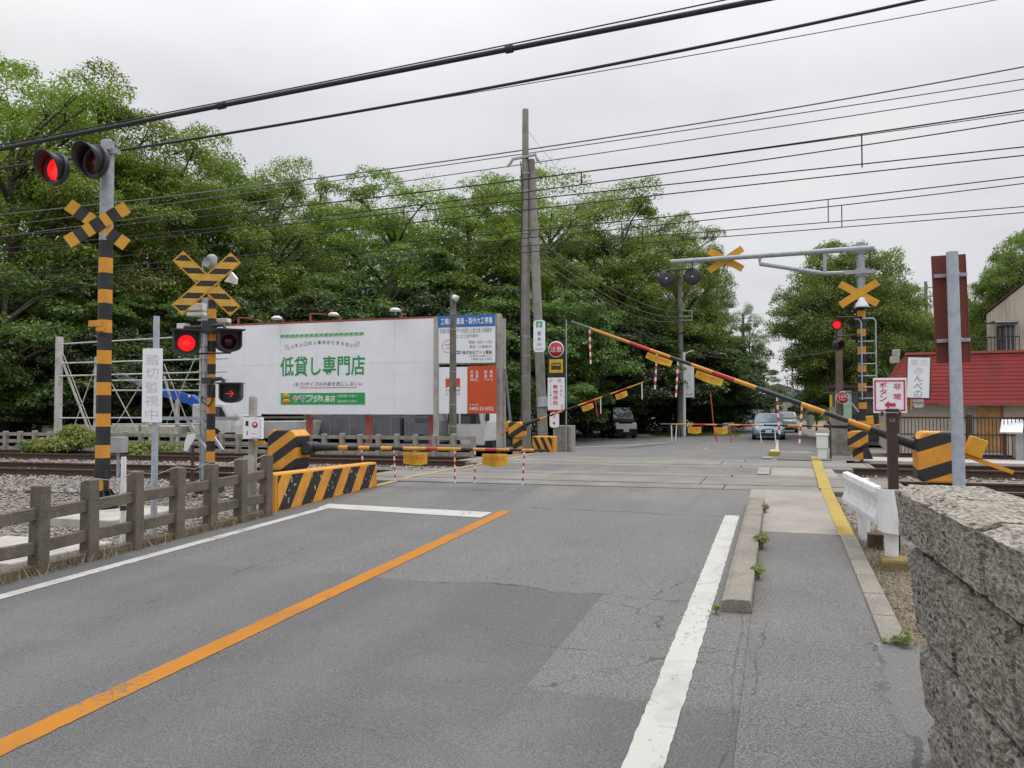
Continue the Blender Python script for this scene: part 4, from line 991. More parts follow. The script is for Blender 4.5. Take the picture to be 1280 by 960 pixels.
cols=[mat('magenta_lettering',(.62,.02,.22)),M_navy,M_cyan,mat('lime_lettering',(.30,.55,.10))]
for i,ch in enumerate('ヤマフジ'):
    for ddx,ddz in ((.02,0),(-.02,0),(0,.02),(0,-.02),(.014,.014),(-.014,-.014),(.014,-.014),(-.014,.014)): text(ch,M,xx+.62+i*.27+ddx,z0+ddz,.245,.21,M_signw,y=-.005-.0001*(ddx*50+ddz*37),mb=mb,shear=.15)
    text(ch,M,xx+.62+i*.27,z0,.245,.21,cols[i],y=-.007,bold=.04,mb=mb,shear=.15)
text('久喜店',M,xx+1.83,z0,.62,.22,M_signw,y=-.005,bold=.03,mb=mb,shear=.1)
text('久喜市栗ノ口東2-1',M,xx+2.58,z0+.09,.72,.09,M_signw,y=-.005,mb=mb); text('☎0480-21-7000',M,xx+2.58,z0-.09,.72,.09,M_signw,y=-.005,mb=mb)
for k,(zz,t) in enumerate(((.095,'1パチ'),(-.095,'5スロ'))):
    mb.lathe([(.15,0),(.15,.004),(0,.005)],M@Matrix.Translation((xx+.22,-.003,z0+zz))@Matrix.Scale(.62,4,(0,0,1))@Matrix.Rotation(R(90),4,'X'),M_yelsign,24); text(t,M,xx+.22,z0+zz,.2,.085,M_redl,y=-.010,mb=mb,bold=.02)
mb.build('lettering',bn)
for px in (387,461,540):
    q=D(px,530,1/((544-px)/282/28.05+(px-262)/282/25.3)+.38); mb=MB(); mb.beam((q.x,q.y,-.2),(q.x,q.y,zb+.35),.17,.17,M_redpost,up=(0,1,0)); mb.build('post',T)
q0=D(300,522,27.7);q1=D(540,521,25.6); mb=MB(); mb.beam(q0+Vector((0,.25,0)),q1+Vector((0,.25,0)),.06,.08,M_conc); mb.build('cross_beam',T)
M_lampw=mat('white_floodlight',(.66,.66,.66),.4,(.5,.5,.5),5)
for px,py in ((346,397),(417,392.5),(494,387)):
    d=25.3+(544-px)/276*2.7
    q=D(px,py,d-.45); mb=MB(); mb.lathe([(0,.06),(.10,.05),(.18,.0),(.19,-.06),(.0,-.07)],fr(q),M_lampw,14); l=mb.build('floodlight',T)
    e=D(px+8,py+4,d); mb=MB(); mb.beam(q+Vector((.05,.05,-.02)),Vector((e.x,e.y,e.z+.02)),.04,.04,M_redpost); mb.beam(e,e+Vector((0,0,-.25)),.05,.05,M_redpost); mb.build('lamp_arm',T)
for px,py in ((298,397),(388,392)):
    d=25.3+(544-px)/276*2.7; q=D(px,py,d+.1); mb=MB(); mb.beam(q,q-Vector((0,0,.35)),.05,.05,M_redpost); mb.beam(q,q+Vector((.55,.1,-.02)),.04,.04,M_redpost); mb.build('top_bracket',T)
# ---- double notice board
dB=24.6; a=D(547,450,dB+.25); b=D(621,450,dB-.25); dv=Vector((b.x-a.x,b.y-a.y,0)); rz2=math.atan2(dv.y,dv.x); w2=dv.length
zz=lambda py:EYE+(511-py)*dB/FPX
cB=Vector(((a.x+b.x)/2,(a.y+b.y)/2,zz(450))); MBd=fr(cB,rz2); nB=MBd.to_3x3()@Vector((0,-1,0)); MiB=MBd.inverted()
def bq(px,py): return bp(px,py,MBd,nB,cB,MiB)
T=thing('notice_board','two-panel roadside advertising board, blue-headed white panel above an orange and white panel','notice board',(cB.x,cB.y,0),rz2)
def panel(x0,y0,x1,y1,m,nm,y=.0,th=.03,parent=None):
    a=bq(x0,y0); b=bq(x1,y1); mb=MB(); mb.box(((a[0]+b[0])/2,y+th/2,(a[1]+b[1])/2),(b[0]-a[0],th,a[1]-b[1]),m,M=MBd); return mb.build(nm,parent or T)
def bt(mb,s,x0,y0,x1,y1,m,bold=0,y=-.006,**k):
    a=bq(x0,y0); b=bq(x1,y1); text(s,MBd,(a[0]+b[0])/2,(a[1]+b[1])/2,abs(b[0]-a[0]),abs(a[1]-b[1]),m,y=y,bold=bold,mb=mb,**k)
p1=panel(548,395.5,619,453,M_signw,'upper_panel'); hd=panel(548,395,619,407.5,M_bluel,'header',-.012,.012,p1)
mb=MB(); bt(mb,'工場内作業員・製作大工募集',551,398,616,404.5,M_signw,.04,y=-.016); mb.build('lettering',hd)
mb=MB(); bt(mb,'仕事内容 コンテナ内装仕上組立他 大募集中',550,411,615,415.5,M_greyl,y=-.004); bt(mb,'土 大工造作製作',570,418,598,422,M_greyl,y=-.004)
bt(mb,'時給 1400〜1750',586,425.5,615,429.5,M_greyl,y=-.004); bt(mb,'電話・大募集中!',587,431.5,615,435,M_greyl,y=-.004)
bt(mb,'株式会社アトリ建装',578,438.5,615,442.5,M_dark,.03,y=-.004); bt(mb,'0480-22-1483',589,447.5,615,450,M_greyl,y=-.004); bt(mb,'加須市久喜5-1-1',586,443.7,615,446,M_greyl,y=-.004)
for px in (571.5,574.5):
    q=bq(px,440.3); Mr=MBd@Matrix.Translation((q[0],-.003,q[1]))@Matrix.Rotation(R(90),4,'X'); mb.lathe([(.03,0),(.03,.004),(.055,.004),(.055,0)],Mr,M_bluel,16)
q=bq(560,433); Mr=MBd@Matrix.Translation((q[0],-.002,q[1]))@Matrix.Rotation(R(90),4,'X'); mb.lathe([(.185,0),(.185,.003),(.20,.003),(.20,0)],Mr,M_pinkl,28); text('未経験者',MBd,q[0],q[1]+.05,.26,.06,M_pinkl,y=-.004,mb=mb); text('歓迎',MBd,q[0],q[1]-.06,.13,.06,M_pinkl,y=-.004,mb=mb)
mb.build('lettering',p1)
p2=panel(548.5,459,584,517,M_signw,'lower_left_panel'); p3=panel(584.4,457.5,620,517,M_orange,'lower_right_panel',-.004,.034)
mb=MB()
a1=bq(557,473); b1=bq(575,485); x0,x1=a1[0],b1[0]; z1,z0=a1[1],b1[1]; mb.prism([(x0,z0),((x0+x1)/2,z0+.1),(x1,z0),(x1,z1),(x0,z1)],-.004,-.001,MBd,M_orange)
bt(mb,'久喜不動産',557,486.5,575,489,M_dark,.02,y=-.004); bt(mb,'土地 建物',557,491,575,492.3,M_greyl,y=-.004); bt(mb,'仲介 売買',557,493,575,494.3,M_greyl,y=-.004)
mb.build('lettering',p2)
mb=MB(); 
for i,(s,x) in enumerate((('売買',588),('賃貸',594.5),('新築',605.5),('増築',612))): 
    for j,ch in enumerate(s): bt(mb,ch,x,463+j*5,x+3.8,467+j*5,M_signw,.03,y=-.012)
bt(mb,'仲介',588,473,598,476.5,M_signw,.03,y=-.012); bt(mb,'リフォーム',605,472.5,616,476,M_signw,.02,y=-.012); bt(mb,'久喜 鷲宮',587,505,598,507,M_signw,0,y=-.012); bt(mb,'0480-33-5032',587,508.5,617,513,M_signw,.02,y=-.012)
mb.build('lettering',p3)
for px,d,t in ((545.5,dB+.3,396),(624,dB+.1,392),(629,dB+.9,398)):
    q=D(px,450,d); mb=MB(); mb.beam((q.x,q.y,-.2),(q.x,q.y,EYE+(511-t)*d/FPX),.14,.14,M_concl,up=(0,1,0)); mb.build('post',T)
for py in (404,455,470,500):
    q=D(545,py,dB+.4); q2=D(626,py-1,dB+.35); mb=MB(); mb.beam(q,q2,.05,.06,M_conc); mb.build('cross_beam',T)
q=D(631,460,dB+.6); q2=D(640,545,dB+1.6); mb=MB(); mb.beam(q,q2,.06,.06,M_galv2); mb.build('stay',T)
# ---- white steel hoarding frame
M_hoard=mat('dirty_white_steel',(.50,.50,.48),.6,(.34,.31,.27),5,.45,.7)
fD=27.0; T=thing('scaffold','bare white steel hoarding of pipes and cross braces behind the far fence','scaffold',tuple(D(75,560,fD)*1)[:2]+(0,))
fpt=lambda px,py,d=fD:D(px,py,d)
for px,t,w in ((74.5,421,.17),(121.5,446,.12),(190,440,.10),(253,430,.13),(222,500,.10)):
    mb=MB(); a=fpt(px,t); mb.beam((a.x,a.y,-.2),a,w,w,M_hoard,up=(0,1,0)); mb.build('post',T)
for (x0,y0,x1,y1) in ((77,430,250,420),(77,454,285,448),(75,470,285,464.5),(140,475.5,285,474.5),(140,488,250,488),(75,522.5,285,522),(140,530.5,250,530)):
    mb=MB(); mb.tube(fpt(x0,y0,fD-.1),fpt(x1,y1,fD-.1),.026,.026,M_hoard,8); mb.build('pipe',T)
for (x0,y0,x1,y1,r) in ((78,452,112,540,.05),(78,440,118,545,.02),(120,456,90,540,.02),(140,480,172,540,.02),(182,470,140,540,.02),(205,470,222,528,.05),(205,455,243,548,.02),(245,445,208,530,.02)):
    mb=MB(); mb.tube(fpt(x0,y0,fD+.05),fpt(x1,y1,fD+.05),r*.85,r*.85,M_hoard,6); mb.build('brace',T)
# ---- vehicles
M_vwhite=mat('white_vehicle_paint',(.62,.63,.62),.3,(.50,.50,.48),3,.5,.75)
M_cream=mat('cream_truck_bed',(.52,.51,.43),.6,(.40,.37,.28),6,.45,.7)
M_blueb=mat('blue_crane_paint',(.02,.10,.48),.4,(.02,.085,.40),4)
M_carblue=mat('light_blue_car_paint',(.30,.42,.56),.22,(.29,.41,.55),3,metal=.25)
M_carblk=mat('black_van_paint',(.012,.012,.014),.2,(.015,.015,.017),3)
M_chrome=mat('bright_trim',(.5,.5,.52),.25,(.4,.4,.42),3,metal=.8)
M_head=mat('headlamp_glass',(.62,.66,.70),.1,(.5,.53,.56),9,metal=.2)
M_wscr=mat('painted_sky_windscreen',(.20,.23,.26),.08,(.15,.17,.19),2,spec=.8)  # pale base colour stands in for sky reflected in the raked glass
M_plate=mat('number_plate',(.66,.67,.62),.5)
M_trim=mat('black_plastic_trim',(.02,.02,.022),.6)
def wheel(T,M,x,y,r,w):
    mb=MB(); Mw=M@Matrix.Translation((x,y,r))@Matrix.Rotation(R(90),4,'Y')
    mb.lathe([(r*.6,-w/2),(r*.95,-w/2),(r,-w*.3),(r,w*.3),(r*.95,w/2),(r*.6,w/2)],Mw,M_tyre,20); wb=mb.build('wheel',T)
    mb=MB(); mb.lathe([(0,-w*.42),(r*.6,-w*.42),(r*.62,0),(r*.6,w*.42),(0,w*.42)],Mw,M_chrome,16); mb.build('rim',wb)
def loft(mb,M,secs,m):
    """secs: list of (y, [(x,z) half outline bottom->top]) mirrored in x"""
    rings=[]
    for y,h in secs: rings.append([(x,y,z) for x,z in h]+[(-x,y,z) for x,z in reversed(h)])
    k=len(rings[0]); vs=[M@Vector(p) for r_ in rings for p in r_]
    fs=[(j*k+i,j*k+(i+1)%k,(j+1)*k+(i+1)%k,(j+1)*k+i) for j in range(len(rings)-1) for i in range(k)]
    fs+=[tuple(range(k))[::-1],tuple(range((len(rings)-1)*k,len(rings)*k))]
    mb.add(vs,fs,m,True)
def car(label,loc,rz,paint,W=1.70,L=4.2,H=1.47,van=False,name='car',cat='car',lamp=1.0):
    """front towards local -y"""
    T=thing(name,label,cat,loc,rz); M=ROOT[T.name]; hw=W/2
    zb=.24; belt=.88 if not van else 1.0; hood=.80 if not van else .98
    S=[]
    def sec(y,wf,zlo,zt): S.append((y,[(hw*wf*.86,zlo),(hw*wf*.98,zlo+.10),(hw*wf,zlo+(zt-zlo)*.55),(hw*wf*.95,zt-.06),(hw*wf*.78,zt)]))
    f=-L/2
    sec(f,.72,.30,hood*.72); sec(f+.06,.86,.25,hood*.84); sec(f+.28,.97,.22,hood*.93); sec(f+.75,1.0,.21,hood+.03); sec(f+1.1 if not van else f+.85,1.0,.21,belt+.02); sec(L/2-.5,1.0,.21,belt+.05); sec(L/2-.12,.96,.24,belt); sec(L/2,.86,.30,belt-.1)
    mb=MB(); loft(mb,M,S,paint)
    # greenhouse pillars and roof
    y0=f+.95 if not van else f+.55; y1=f+1.75 if not van else f+1.05; y2=L/2-.75 if not van else L/2-.25; y3=L/2-.2 if not van else L/2-.08
    G=[(y0,[(hw*.88,belt-.04),(hw*.87,belt-.02),(hw*.86,belt-.01),(hw*.84,belt),(hw*.80,belt+.01)]),(y1,[(hw*.93,belt-.03),(hw*.90,belt+.25),(hw*.80,H-.08),(hw*.72,H-.02),(hw*.55,H)]),(y2,[(hw*.93,belt-.03),(hw*.90,belt+.25),(hw*.80,H-.08),(hw*.72,H-.02),(hw*.55,H)]),(y3,[(hw*.88,belt-.04),(hw*.86,belt-.02),(hw*.84,belt),(hw*.80,belt+.01),(hw*.7,belt+.02)])]
    loft(mb,M,G,paint); B=mb.build('body',T)
    # windscreen and windows: glass set 4 mm proud
    def quad(pts,nm,m,par=T):
        mb=MB(); mb.add([M@Vector(p) for p in pts],[tuple(range(len(pts)))],m); o=mb.build(nm,par); s=o.modifiers.new('t','SOLIDIFY'); s.thickness=.01; s.offset=0; return o
    t0,t1=.10,.93
    def ws(x,t): return (x,y0+(y1-y0)*t-.03,belt+.01+(H-.03-belt)*t+.02)
    quad([ws(-hw*.80,t0),ws(hw*.80,t0),ws(hw*.66,t1),ws(-hw*.66,t1)],'windscreen',M_wscr)
    for s in (-1,1):
        quad([(s*(hw*.935),y0+.55,belt+.05),(s*(hw*.93),y2+.05,belt+.05),(s*(hw*.84),y2-.12,H-.12),(s*(hw*.84),y1+.12,H-.12)],'side_window',M_glass)
        c=M@Vector((s*hw*.66,f+.10,hood*.78)); mb=MB()
        mb.lathe([(.0,-.07),(.11,-.03),(.15,.03),(.14,.08),(0,.1)],M@Matrix.Translation((s*hw*.66,f+.17,hood*.80))@Matrix.Rotation(R(90),4,'X')@Matrix.Scale(1.5 if not van else 1.1,4,(1,0,0)),M_head,16); mb.build('headlight',T)
        mb=MB(); mb.box((s*(hw+.09),y0+.35,belt+.10),(.20,.10,.14),paint,M=M); mb.build('wing_mirror',T,bevel=.03)
        for yy in (f+.78,L/2-.78): wheel(T,M,s*(hw-.09),yy,.305,.19)
    mb=MB(); mb.box((0,f+.015,hood*.62),(W*.46,.05,.10),M_trim,M=M); mb.box((0,f+.02,.335),(W*.62,.06,.10),M_trim,M=M); mb.box((0,f-.0,hood*.79),(W*.36,.05,.045),M_chrome if not van else M_trim,M=M); mb.build('grille',T,bevel=.01)
    mb=MB(); mb.box((0,f-.03,.47),(.33,.015,.165),M_plate,M=M); mb.build('number_plate',T,bevel=.004)
    if van:
        mb=MB(); mb.box((0,f-.012,.70),(W*.80,.04,.30),M_vwhite,M=M); mb.build('front_panel',T,bevel=.015)
    mb=MB(); mb.box((0,f+.45,.24),(W*.9,.8,.10),M_trim,M=M); mb.build('under_tray',T)
    return T
c=D(960,549,43.5); car('light blue compact car facing the crossing on the road beyond',(c.x,c.y+1.9,prof(40)),R(1),M_carblue,W=1.74,H=1.46)
c=D(983,541,58); car('pale boxy car queuing behind the light blue car',(c.x,c.y,prof(60)),R(0),mat('pale_car_paint',(.42,.44,.47),.3),W=1.55,H=1.5,L=3.6,van=True)
c=D(770,545,47); car('black minivan parked under the trees beyond the side road',(c.x,c.y+.6,-.17),R(26),M_carblk,W=1.55,H=1.85,L=3.7,van=True,name='minivan',cat='minivan')
# crane truck: bed, cab, crane
T0=D(160,548,29.5); T1=D(330,545,27.8); dv=(T1-T0); rzt=math.atan2(dv.y,dv.x)
org=D(250,552,28.8); org.z=-.1
T=thing('crane_truck','white flatbed truck with cream bed and folded blue crane behind the far fence','truck',org,rzt); M=ROOT[T.name]
Mi_=M.inverted()
def tl(px,py):     # local x,z on the truck's centre plane
    nrm=M.to_3x3()@Vector((0,-1,0)); d=wdir(px,py); o=Vector((0,0,EYE)); t=(org-o).dot(nrm)/d.dot(nrm); q=Mi_@(o+d*t); return q.x,q.z
def tb(x0,y0,x1,y1,dep,m,nm,y=0,bevel=.01,par=None):
    a=tl(x0,y0); b=tl(x1,y1); mb=MB(); mb.box(((a[0]+b[0])/2,y,(a[1]+b[1])/2),(b[0]-a[0],dep,a[1]-b[1]),m,M=M); return mb.build(nm,par or T,bevel=bevel)
tb(80,531,239,544,2.0,M_cream,'cargo_bed')
mb=MB()
for px in (105,140,163,200,222): a=tl(px,531); b=tl(px+2,544); mb.box((a[0],-1.01,(a[1]+b[1])/2),(.07,.03,a[1]-b[1]),M_conc,M=M)
mb.build('bed_ribs',T)
tb(85,545,300,549,.9,M_trim,'chassis')
a=tl(262,524); b=tl(308,549)
mb=MB(); x0,x1=a[0],b[0]; z0,z1=b[1],a[1]+.55
mb.prism([(x0,z0),(x1,z0),(x1+.03,z0+.5),(x1-.02,z0+.85),(x1-.28,z1),(x0,z1)],-.95,.95,M,M_vwhite); cab=mb.build('cab',T,bevel=.04)
mb=MB(); mb.prism([(x1-.72,z0+.78),(x1-.12,z0+.78),(x1-.36,z1-.1),(x1-.72,z1-.1)],-.962,-.955,M,M_glass); mb.build('door_window',cab)
mb=MB(); mb.box((x1-.85,-.965,z0+.72),(.18,.03,.04),M_trim,M=M); mb.build('door_handle',cab)
mb=MB(); mb.box((x1-.35,-.9,z0+.12),(.9,.25,.30),M_trim,M=M); mb.build('wheel_arch',cab)
for px in (288,120,145):
    q=tl(px,549); wheel_r=.40
    mb=MB(); Mw=M@Matrix.Translation((q[0],-.82,q[1]+.06))@Matrix.Rotation(R(90),4,'X'); mb.lathe([(.22,-.14),(.38,-.14),(.41,-.08),(.41,.08),(.38,.14),(.22,.14)],Mw,M_tyre,20); wb=mb.build('wheel',T)
    mb=MB(); mb.lathe([(0,-.1),(.22,-.12),(.22,.12),(.1,.08),(0,.09)],Mw,M_chrome,16); mb.build('rim',wb)
mb=MB(); q=tl(247,552); q2=tl(247,505); mb.box((q[0],0,(q[1]+q2[1])/2),(.26,.3,q2[1]-q[1]),M_blueb,M=M)
pA=tl(248,506); pB=tl(205,490); pC=tl(146,468); pD=tl(246,500)
def lseg(p,q,w,h,m):
    mb.beam(M@Vector((p[0],0,p[1])),M@Vector((q[0],0,q[1])),w,h,m)
lseg(pA,tl(238,498),.26,.34,M_blueb); lseg(tl(240,500),pB,.24,.32,M_blueb); lseg(pB,pC,.18,.20,M_galv2); mb.build('crane_boom',T)
mb=MB(); q=tl(240,496); mb.lathe([(0,-.2),(.06,-.2),(.06,.2),(0,.2)],M@Matrix.Translation((q[0],0,q[1]))@Matrix.Rotation(R(90),4,'X'),M_chrome,12); mb.build('pivot_pin',T)
# white pickup tray visible under billboard; grey box truck; white lorry cab
c=D(355,540,30); T=thing('flatbed_truck','white low-sided truck bed glimpsed under the left part of the billboard','truck',(c.x,c.y,-.2),R(0)); M=ROOT[T.name]
mb=MB(); mb.prism([(-1.2,.72),(1.0,.72),(1.15,1.3),(-1.2,1.28)],-.8,.8,M,M_vwhite); mb.build('cargo_bed',T,bevel=.02)
mb=MB(); mb.box((-.1,0,.62),(2.2,.7,.16),M_trim,M=M); mb.build('chassis',T)
for x in (-.7,.6):
    mb=MB(); mb.lathe([(0,-.1),(.36,-.1),(.38,0),(.36,.1),(0,.1)],M@Matrix.Translation((x,-.7,.38))@Matrix.Rotation(R(90),4,'X'),M_tyre,18); mb.build('wheel',T)
M_greybox=mat('grey_van_box',(.17,.18,.20),.6,(.13,.14,.15),2)
c=D(460,540,31); T=thing('box_truck','pale grey box truck standing behind the billboard posts','truck',(c.x,c.y,-.2),R(-3)); M=ROOT[T.name]
mb=MB(); mb.box((-.2,0,1.55),(4.3,1.9,1.9),M_greybox,M=M); cb=mb.build('cargo_box',T,bevel=.02)
mb=MB()
for x in (-1.8,-.9,0,.9,1.8): mb.box((x-.2,-.96,1.55),(.03,.03,1.86),M_galv,M=M)
mb.build('panel_joints',cb)
mb=MB(); mb.box((0,0,.52),(5.6,.8,.2),M_trim,M=M); mb.build('chassis',T)
mb=MB(); mb.prism([(2.1,.5),(3.6,.5),(3.6,1.3),(3.3,2.1),(2.1,2.1)],-.9,.9,M,M_greybox); cb=mb.build('cab',T,bevel=.04)
mb=MB(); mb.prism([(2.6,1.25),(3.4,1.25),(3.2,1.95),(2.6,1.95)],-.912,-.905,M,M_glass); mb.build('door_window',cb)
for x in (-1.6,2.8):
    mb=MB(); mb.lathe([(0,-.12),(.40,-.12),(.42,0),(.40,.12),(0,.12)],M@Matrix.Translation((x,-.8,.42))@Matrix.Rotation(R(90),4,'X'),M_tyre,18); mb.build('wheel',T)
c=D(596,545,30); T=thing('white_truck','white lorry cab with dark windows behind the orange notice board','truck',(c.x,c.y,-.2),R(-6)); M=ROOT[T.name]
mb=MB(); mb.prism([(-1.1,.4),(.75,.4),(.78,1.25),(.62,2.05),(.45,2.12),(-1.1,2.12)],-.9,.9,M,M_vwhite); cb=mb.build('cab',T,bevel=.05)
mb=MB(); mb.prism([(-.75,1.2),(-.3,1.2),(-.3,1.95),(-.75,1.95)],-.912,-.904,M,M_glass); mb.prism([(-.2,1.2),(.62,1.2),(.48,1.98),(-.2,1.98)],-.912,-.904,M,M_glass); mb.build('window',cb)
mb=MB(); mb.box((.83,-.75,1.5),(.06,.2,.4),M_trim,M=M); mb.build('wing_mirror',cb)
mb=MB(); mb.box((0,0,.45),(2.1,1.6,.25),M_trim,M=M); mb.build('chassis',T)
for x in (-.6,):
    mb=MB(); mb.lathe([(0,-.12),(.40,-.12),(.42,0),(.40,.12),(0,.12)],M@Matrix.Translation((x,-.8,.42))@Matrix.Rotation(R(90),4,'X'),M_tyre,18); mb.build('wheel',T)
# ---- poles
def pole(label,px,pyb,pyt,dep,r0,r1,zg=-.2,name='utility_pole',m=None,n=14,top=None):
    b_=D(px,pyb,dep); t_=D(top if top else px,pyt,dep)
    T=thing(name,label,'utility pole' if name=='utility_pole' else 'pole',(b_.x,b_.y,zg))
    mb=MB(); mb.tube((b_.x,b_.y,zg-.1),(b_.x if not top else t_.x,b_.y if not top else t_.y,t_.z),r0,r1,m or M_pole,n); mb.build('shaft',T); return T,Vector((b_.x,b_.y,0)),t_
dP=25.2
T,b_,t_=pole('tallest grey concrete utility pole with a crossarm, left of the road beyond the tracks',657,545,137,dP,.175,.10,.0)
zp=lambda py:EYE+(511-py)*dP/FPX
mb=MB(); mb.beam((b_.x-.42,b_.y-.1,zp(196)),(b_.x+.40,b_.y-.1,zp(193)),.07,.07,M_galv)
for sx in (-.40,.38):
    mb.path([(b_.x+sx,b_.y-.1,zp(195)),(b_.x+sx*1.15,b_.y-.1,zp(200)),(b_.x+sx*1.5,b_.y-.1,zp(205))],[.035,.05,.03],M_concl,8)
mb.build('crossarm',T)
mb=MB()
for py in (215,238,290,420,422,445,470): mb.lathe([(.16,-.02),(.16,.02)],Matrix.Translation((b_.x,b_.y,zp(py))),M_galv,14)
mb.build('bands',T)
mb=MB(); mb.path([(b_.x-.12,b_.y-.12,zp(200)),(b_.x-.05,b_.y-.16,zp(240)),(b_.x-.12,b_.y-.17,zp(330)),(b_.x-.10,b_.y-.18,zp(530))],.02,M_cable,6); mb.path([(b_.x+.1,b_.y-.1,zp(196)),(b_.x+.2,b_.y-.15,zp(215)),(b_.x+.14,b_.y-.15,zp(235))],.015,M_cable,6); mb.build('cable_drop',T)
pS0=D(680,548,dP-.6); pS1=D(664,200,dP+.05)
T=thing('utility_pole','leaning grey strut pole propped against the tallest utility pole','utility pole',(pS0.x,pS0.y,0))
mb=MB(); mb.tube((pS0.x,pS0.y,-.1),pS1,.165,.12,M_pole,14); mb.build('shaft',T)
mb=MB(); q=pS0+(pS1-pS0)*((548-510)/(548-200)); mb.tube(q,q+(pS1-pS0)*.035,.172,.17,M_galv2,14); mb.build('collar',T)
c=D(674,420,dP-1.1); T=thing('intersection_name_sign','white rounded sign with green emblem and black lettering hung on the leaning strut pole','sign',(c.x,c.y,c.z-.5))
M=fr(c,R(4)); w,h=.36,.98
def rrect(w,h,r,k=5):
    P=[]
    for cx,cz,a0 in ((w/2-r,h/2-r,0),(-w/2+r,h/2-r,90),(-w/2+r,-h/2+r,180),(w/2-r,-h/2+r,270)):
        for i in range(k): a=R(a0+90*i/(k-1)); P.append((cx+r*math.cos(a),cz+r*math.sin(a)))
    return P
mb=MB(); mb.prism(rrect(w,h,.09),0,.04,M,M_signw); sb=mb.build('sign_board',T)
mb=MB(); mb.box((0,-.002,.36),(.2,.006,.19),mat('emblem_green',(.12,.50,.26)),M=M); mb.prism([(-.035,.33),(.035,.33),(.0,.41)],-.008,-.006,M,M_signw); mb.box((0,-.006,.30),(.02,.004,.05),M_signw,M=M); mb.build('emblem',sb)
mb=MB(); text('並',M,0,.09,.13,.13,M_dark,bold=.02,mb=mb); text('木',M,0,-.10,.13,.13,M_dark,bold=.02,mb=mb); text('(西)',M,0,-.27,.16,.09,M_greyl,mb=mb); text('Namiki',M,0,-.40,.24,.07,M_greyl,mb=mb); mb.build('lettering',sb)
mb=MB(); mb.box((0,.09,.2),(.12,.12,.04),M_galv,M=M); mb.box((0,.09,-.3),(.12,.12,.04),M_galv,M=M); mb.build('clip',T)
# caution sign column
dC=24.3; c=D(695,480,dC); X,Y=c.x,c.y; zc_=lambda py:EYE+(511-py)*dC/FPX
T=thing('caution_sign','black sign column with red caution disc, yellow train plate and white clinic notice','sign',(X,Y,.15))
M=fr((X,Y,0),R(2)); px2m=dC/FPX
mb=MB(); mb.box((0,.06,(zc_(425)+zc_(475))/2),(22*px2m,.05,50*px2m),M_blk,M=M); mb.build('backing_panel',T)
mb=MB(); mb.tube((X+.30,Y+.08,.1),(X+.31,Y+.08,zc_(399)),.022,.02,M_galv,8); mb.tube((X-.1,Y+.12,.5),(X-.1,Y+.12,zc_(426)),.03,.03,M_galv,8); mb.build('post',T)
Mr=M@Matrix.Translation((0,.03,zc_(436.5)))@Matrix.Rotation(R(90),4,'X'); r_=10.2*px2m
mb=MB(); mb.lathe([(r_,0),(r_,.02),(0,.021)],Mr,M_signw,30); dd=mb.build('round_disc',T)
mb=MB(); mb.lathe([(r_*.88,.0215),(r_*.88,.024),(0,.0245)],Mr,M_red,30); mb.build('red_face',dd)
mb=MB(); text('注意',M,0,zc_(436.5),.36,.17,M_signw,y=-.002,mb=mb); mb.build('lettering',dd)
mb=MB(); mb.box((.0,.02,zc_(457.5)),(17.5*px2m,.02,17*px2m),M_yelsign,M=M); yp=mb.build('train_plate',T)
mb=MB(); z0=zc_(457.5); mb.prism(rrect(.30,.16,.03,3),.003,.008,fr(M@Vector((0,0,z0+.015)),R(2)),M_dark); mb.box((0,.002,z0-.085),(.33,.006,.03),M_dark,M=M)
for x in (-.09,.09): mb.lathe([(.035,0),(.035,.006),(0,.007)],M@Matrix.Translation((x,.009,z0-.085))@Matrix.Rotation(R(90),4,'X'),M_dark,12)
for x in (-.10,-.035,.035,.10): mb.box((x,-.001,z0+.035),(.045,.006,.05),M_yelsign,M=M)
mb.build('train_pictogram',yp)
mb=MB(); z1,z0=zc_(472),zc_(514); mb.box((0,.02,(z1+z0)/2),(21.5*px2m,.02,z1-z0),M_signw,M=M); cl=mb.build('clinic_notice',T)
mb=MB(); wN=21.5*px2m
for i,ch in enumerate('動物病院'): text(ch,M,-.02,z1-.29-i*.165,.15,.145,M_redl,y=.006,bold=.03,mb=mb)
for i,ch in enumerate('やまと'): text(ch,M,.165,z1-.28-i*.12,.085,.085,M_redl,y=.006,mb=mb)
text('犬・猫',M,-.03,z1-.09,.40,.12,M_pinkl,y=.006,mb=mb); text('駅\n前',M,.19,z0+.13,.07,.16,M_redl,y=.006,mb=mb)
for i,ch in enumerate('この先一〇〇米'): text(ch,M,-.17,z1-.27-i*.09,.05,.05,M_greyl,y=.006,mb=mb)
mb.box((0,.008,z0+.02),(wN,.004,.05),M_redl,M=M); mb.build('lettering',cl)
mb=MB(); mb.prism(rrect(.30,.46,.08),.01,.03,fr(M@Vector((-.06,0,zc_(525)))),M_signw); nb=mb.build('small_notice',T)
Ms=fr(M@Vector((-.06,0,zc_(525)))); mb=MB(); mb.prism([(.03,-.06),(-.0,-.06),(-.06,-.10),(-.0,-.14),(.03,-.14)],.003,.008,Ms,M_redl); text('犬',Ms,0,.1,.12,.12,M_pinkl,y=.005,mb=mb); mb.build('lettering',nb)
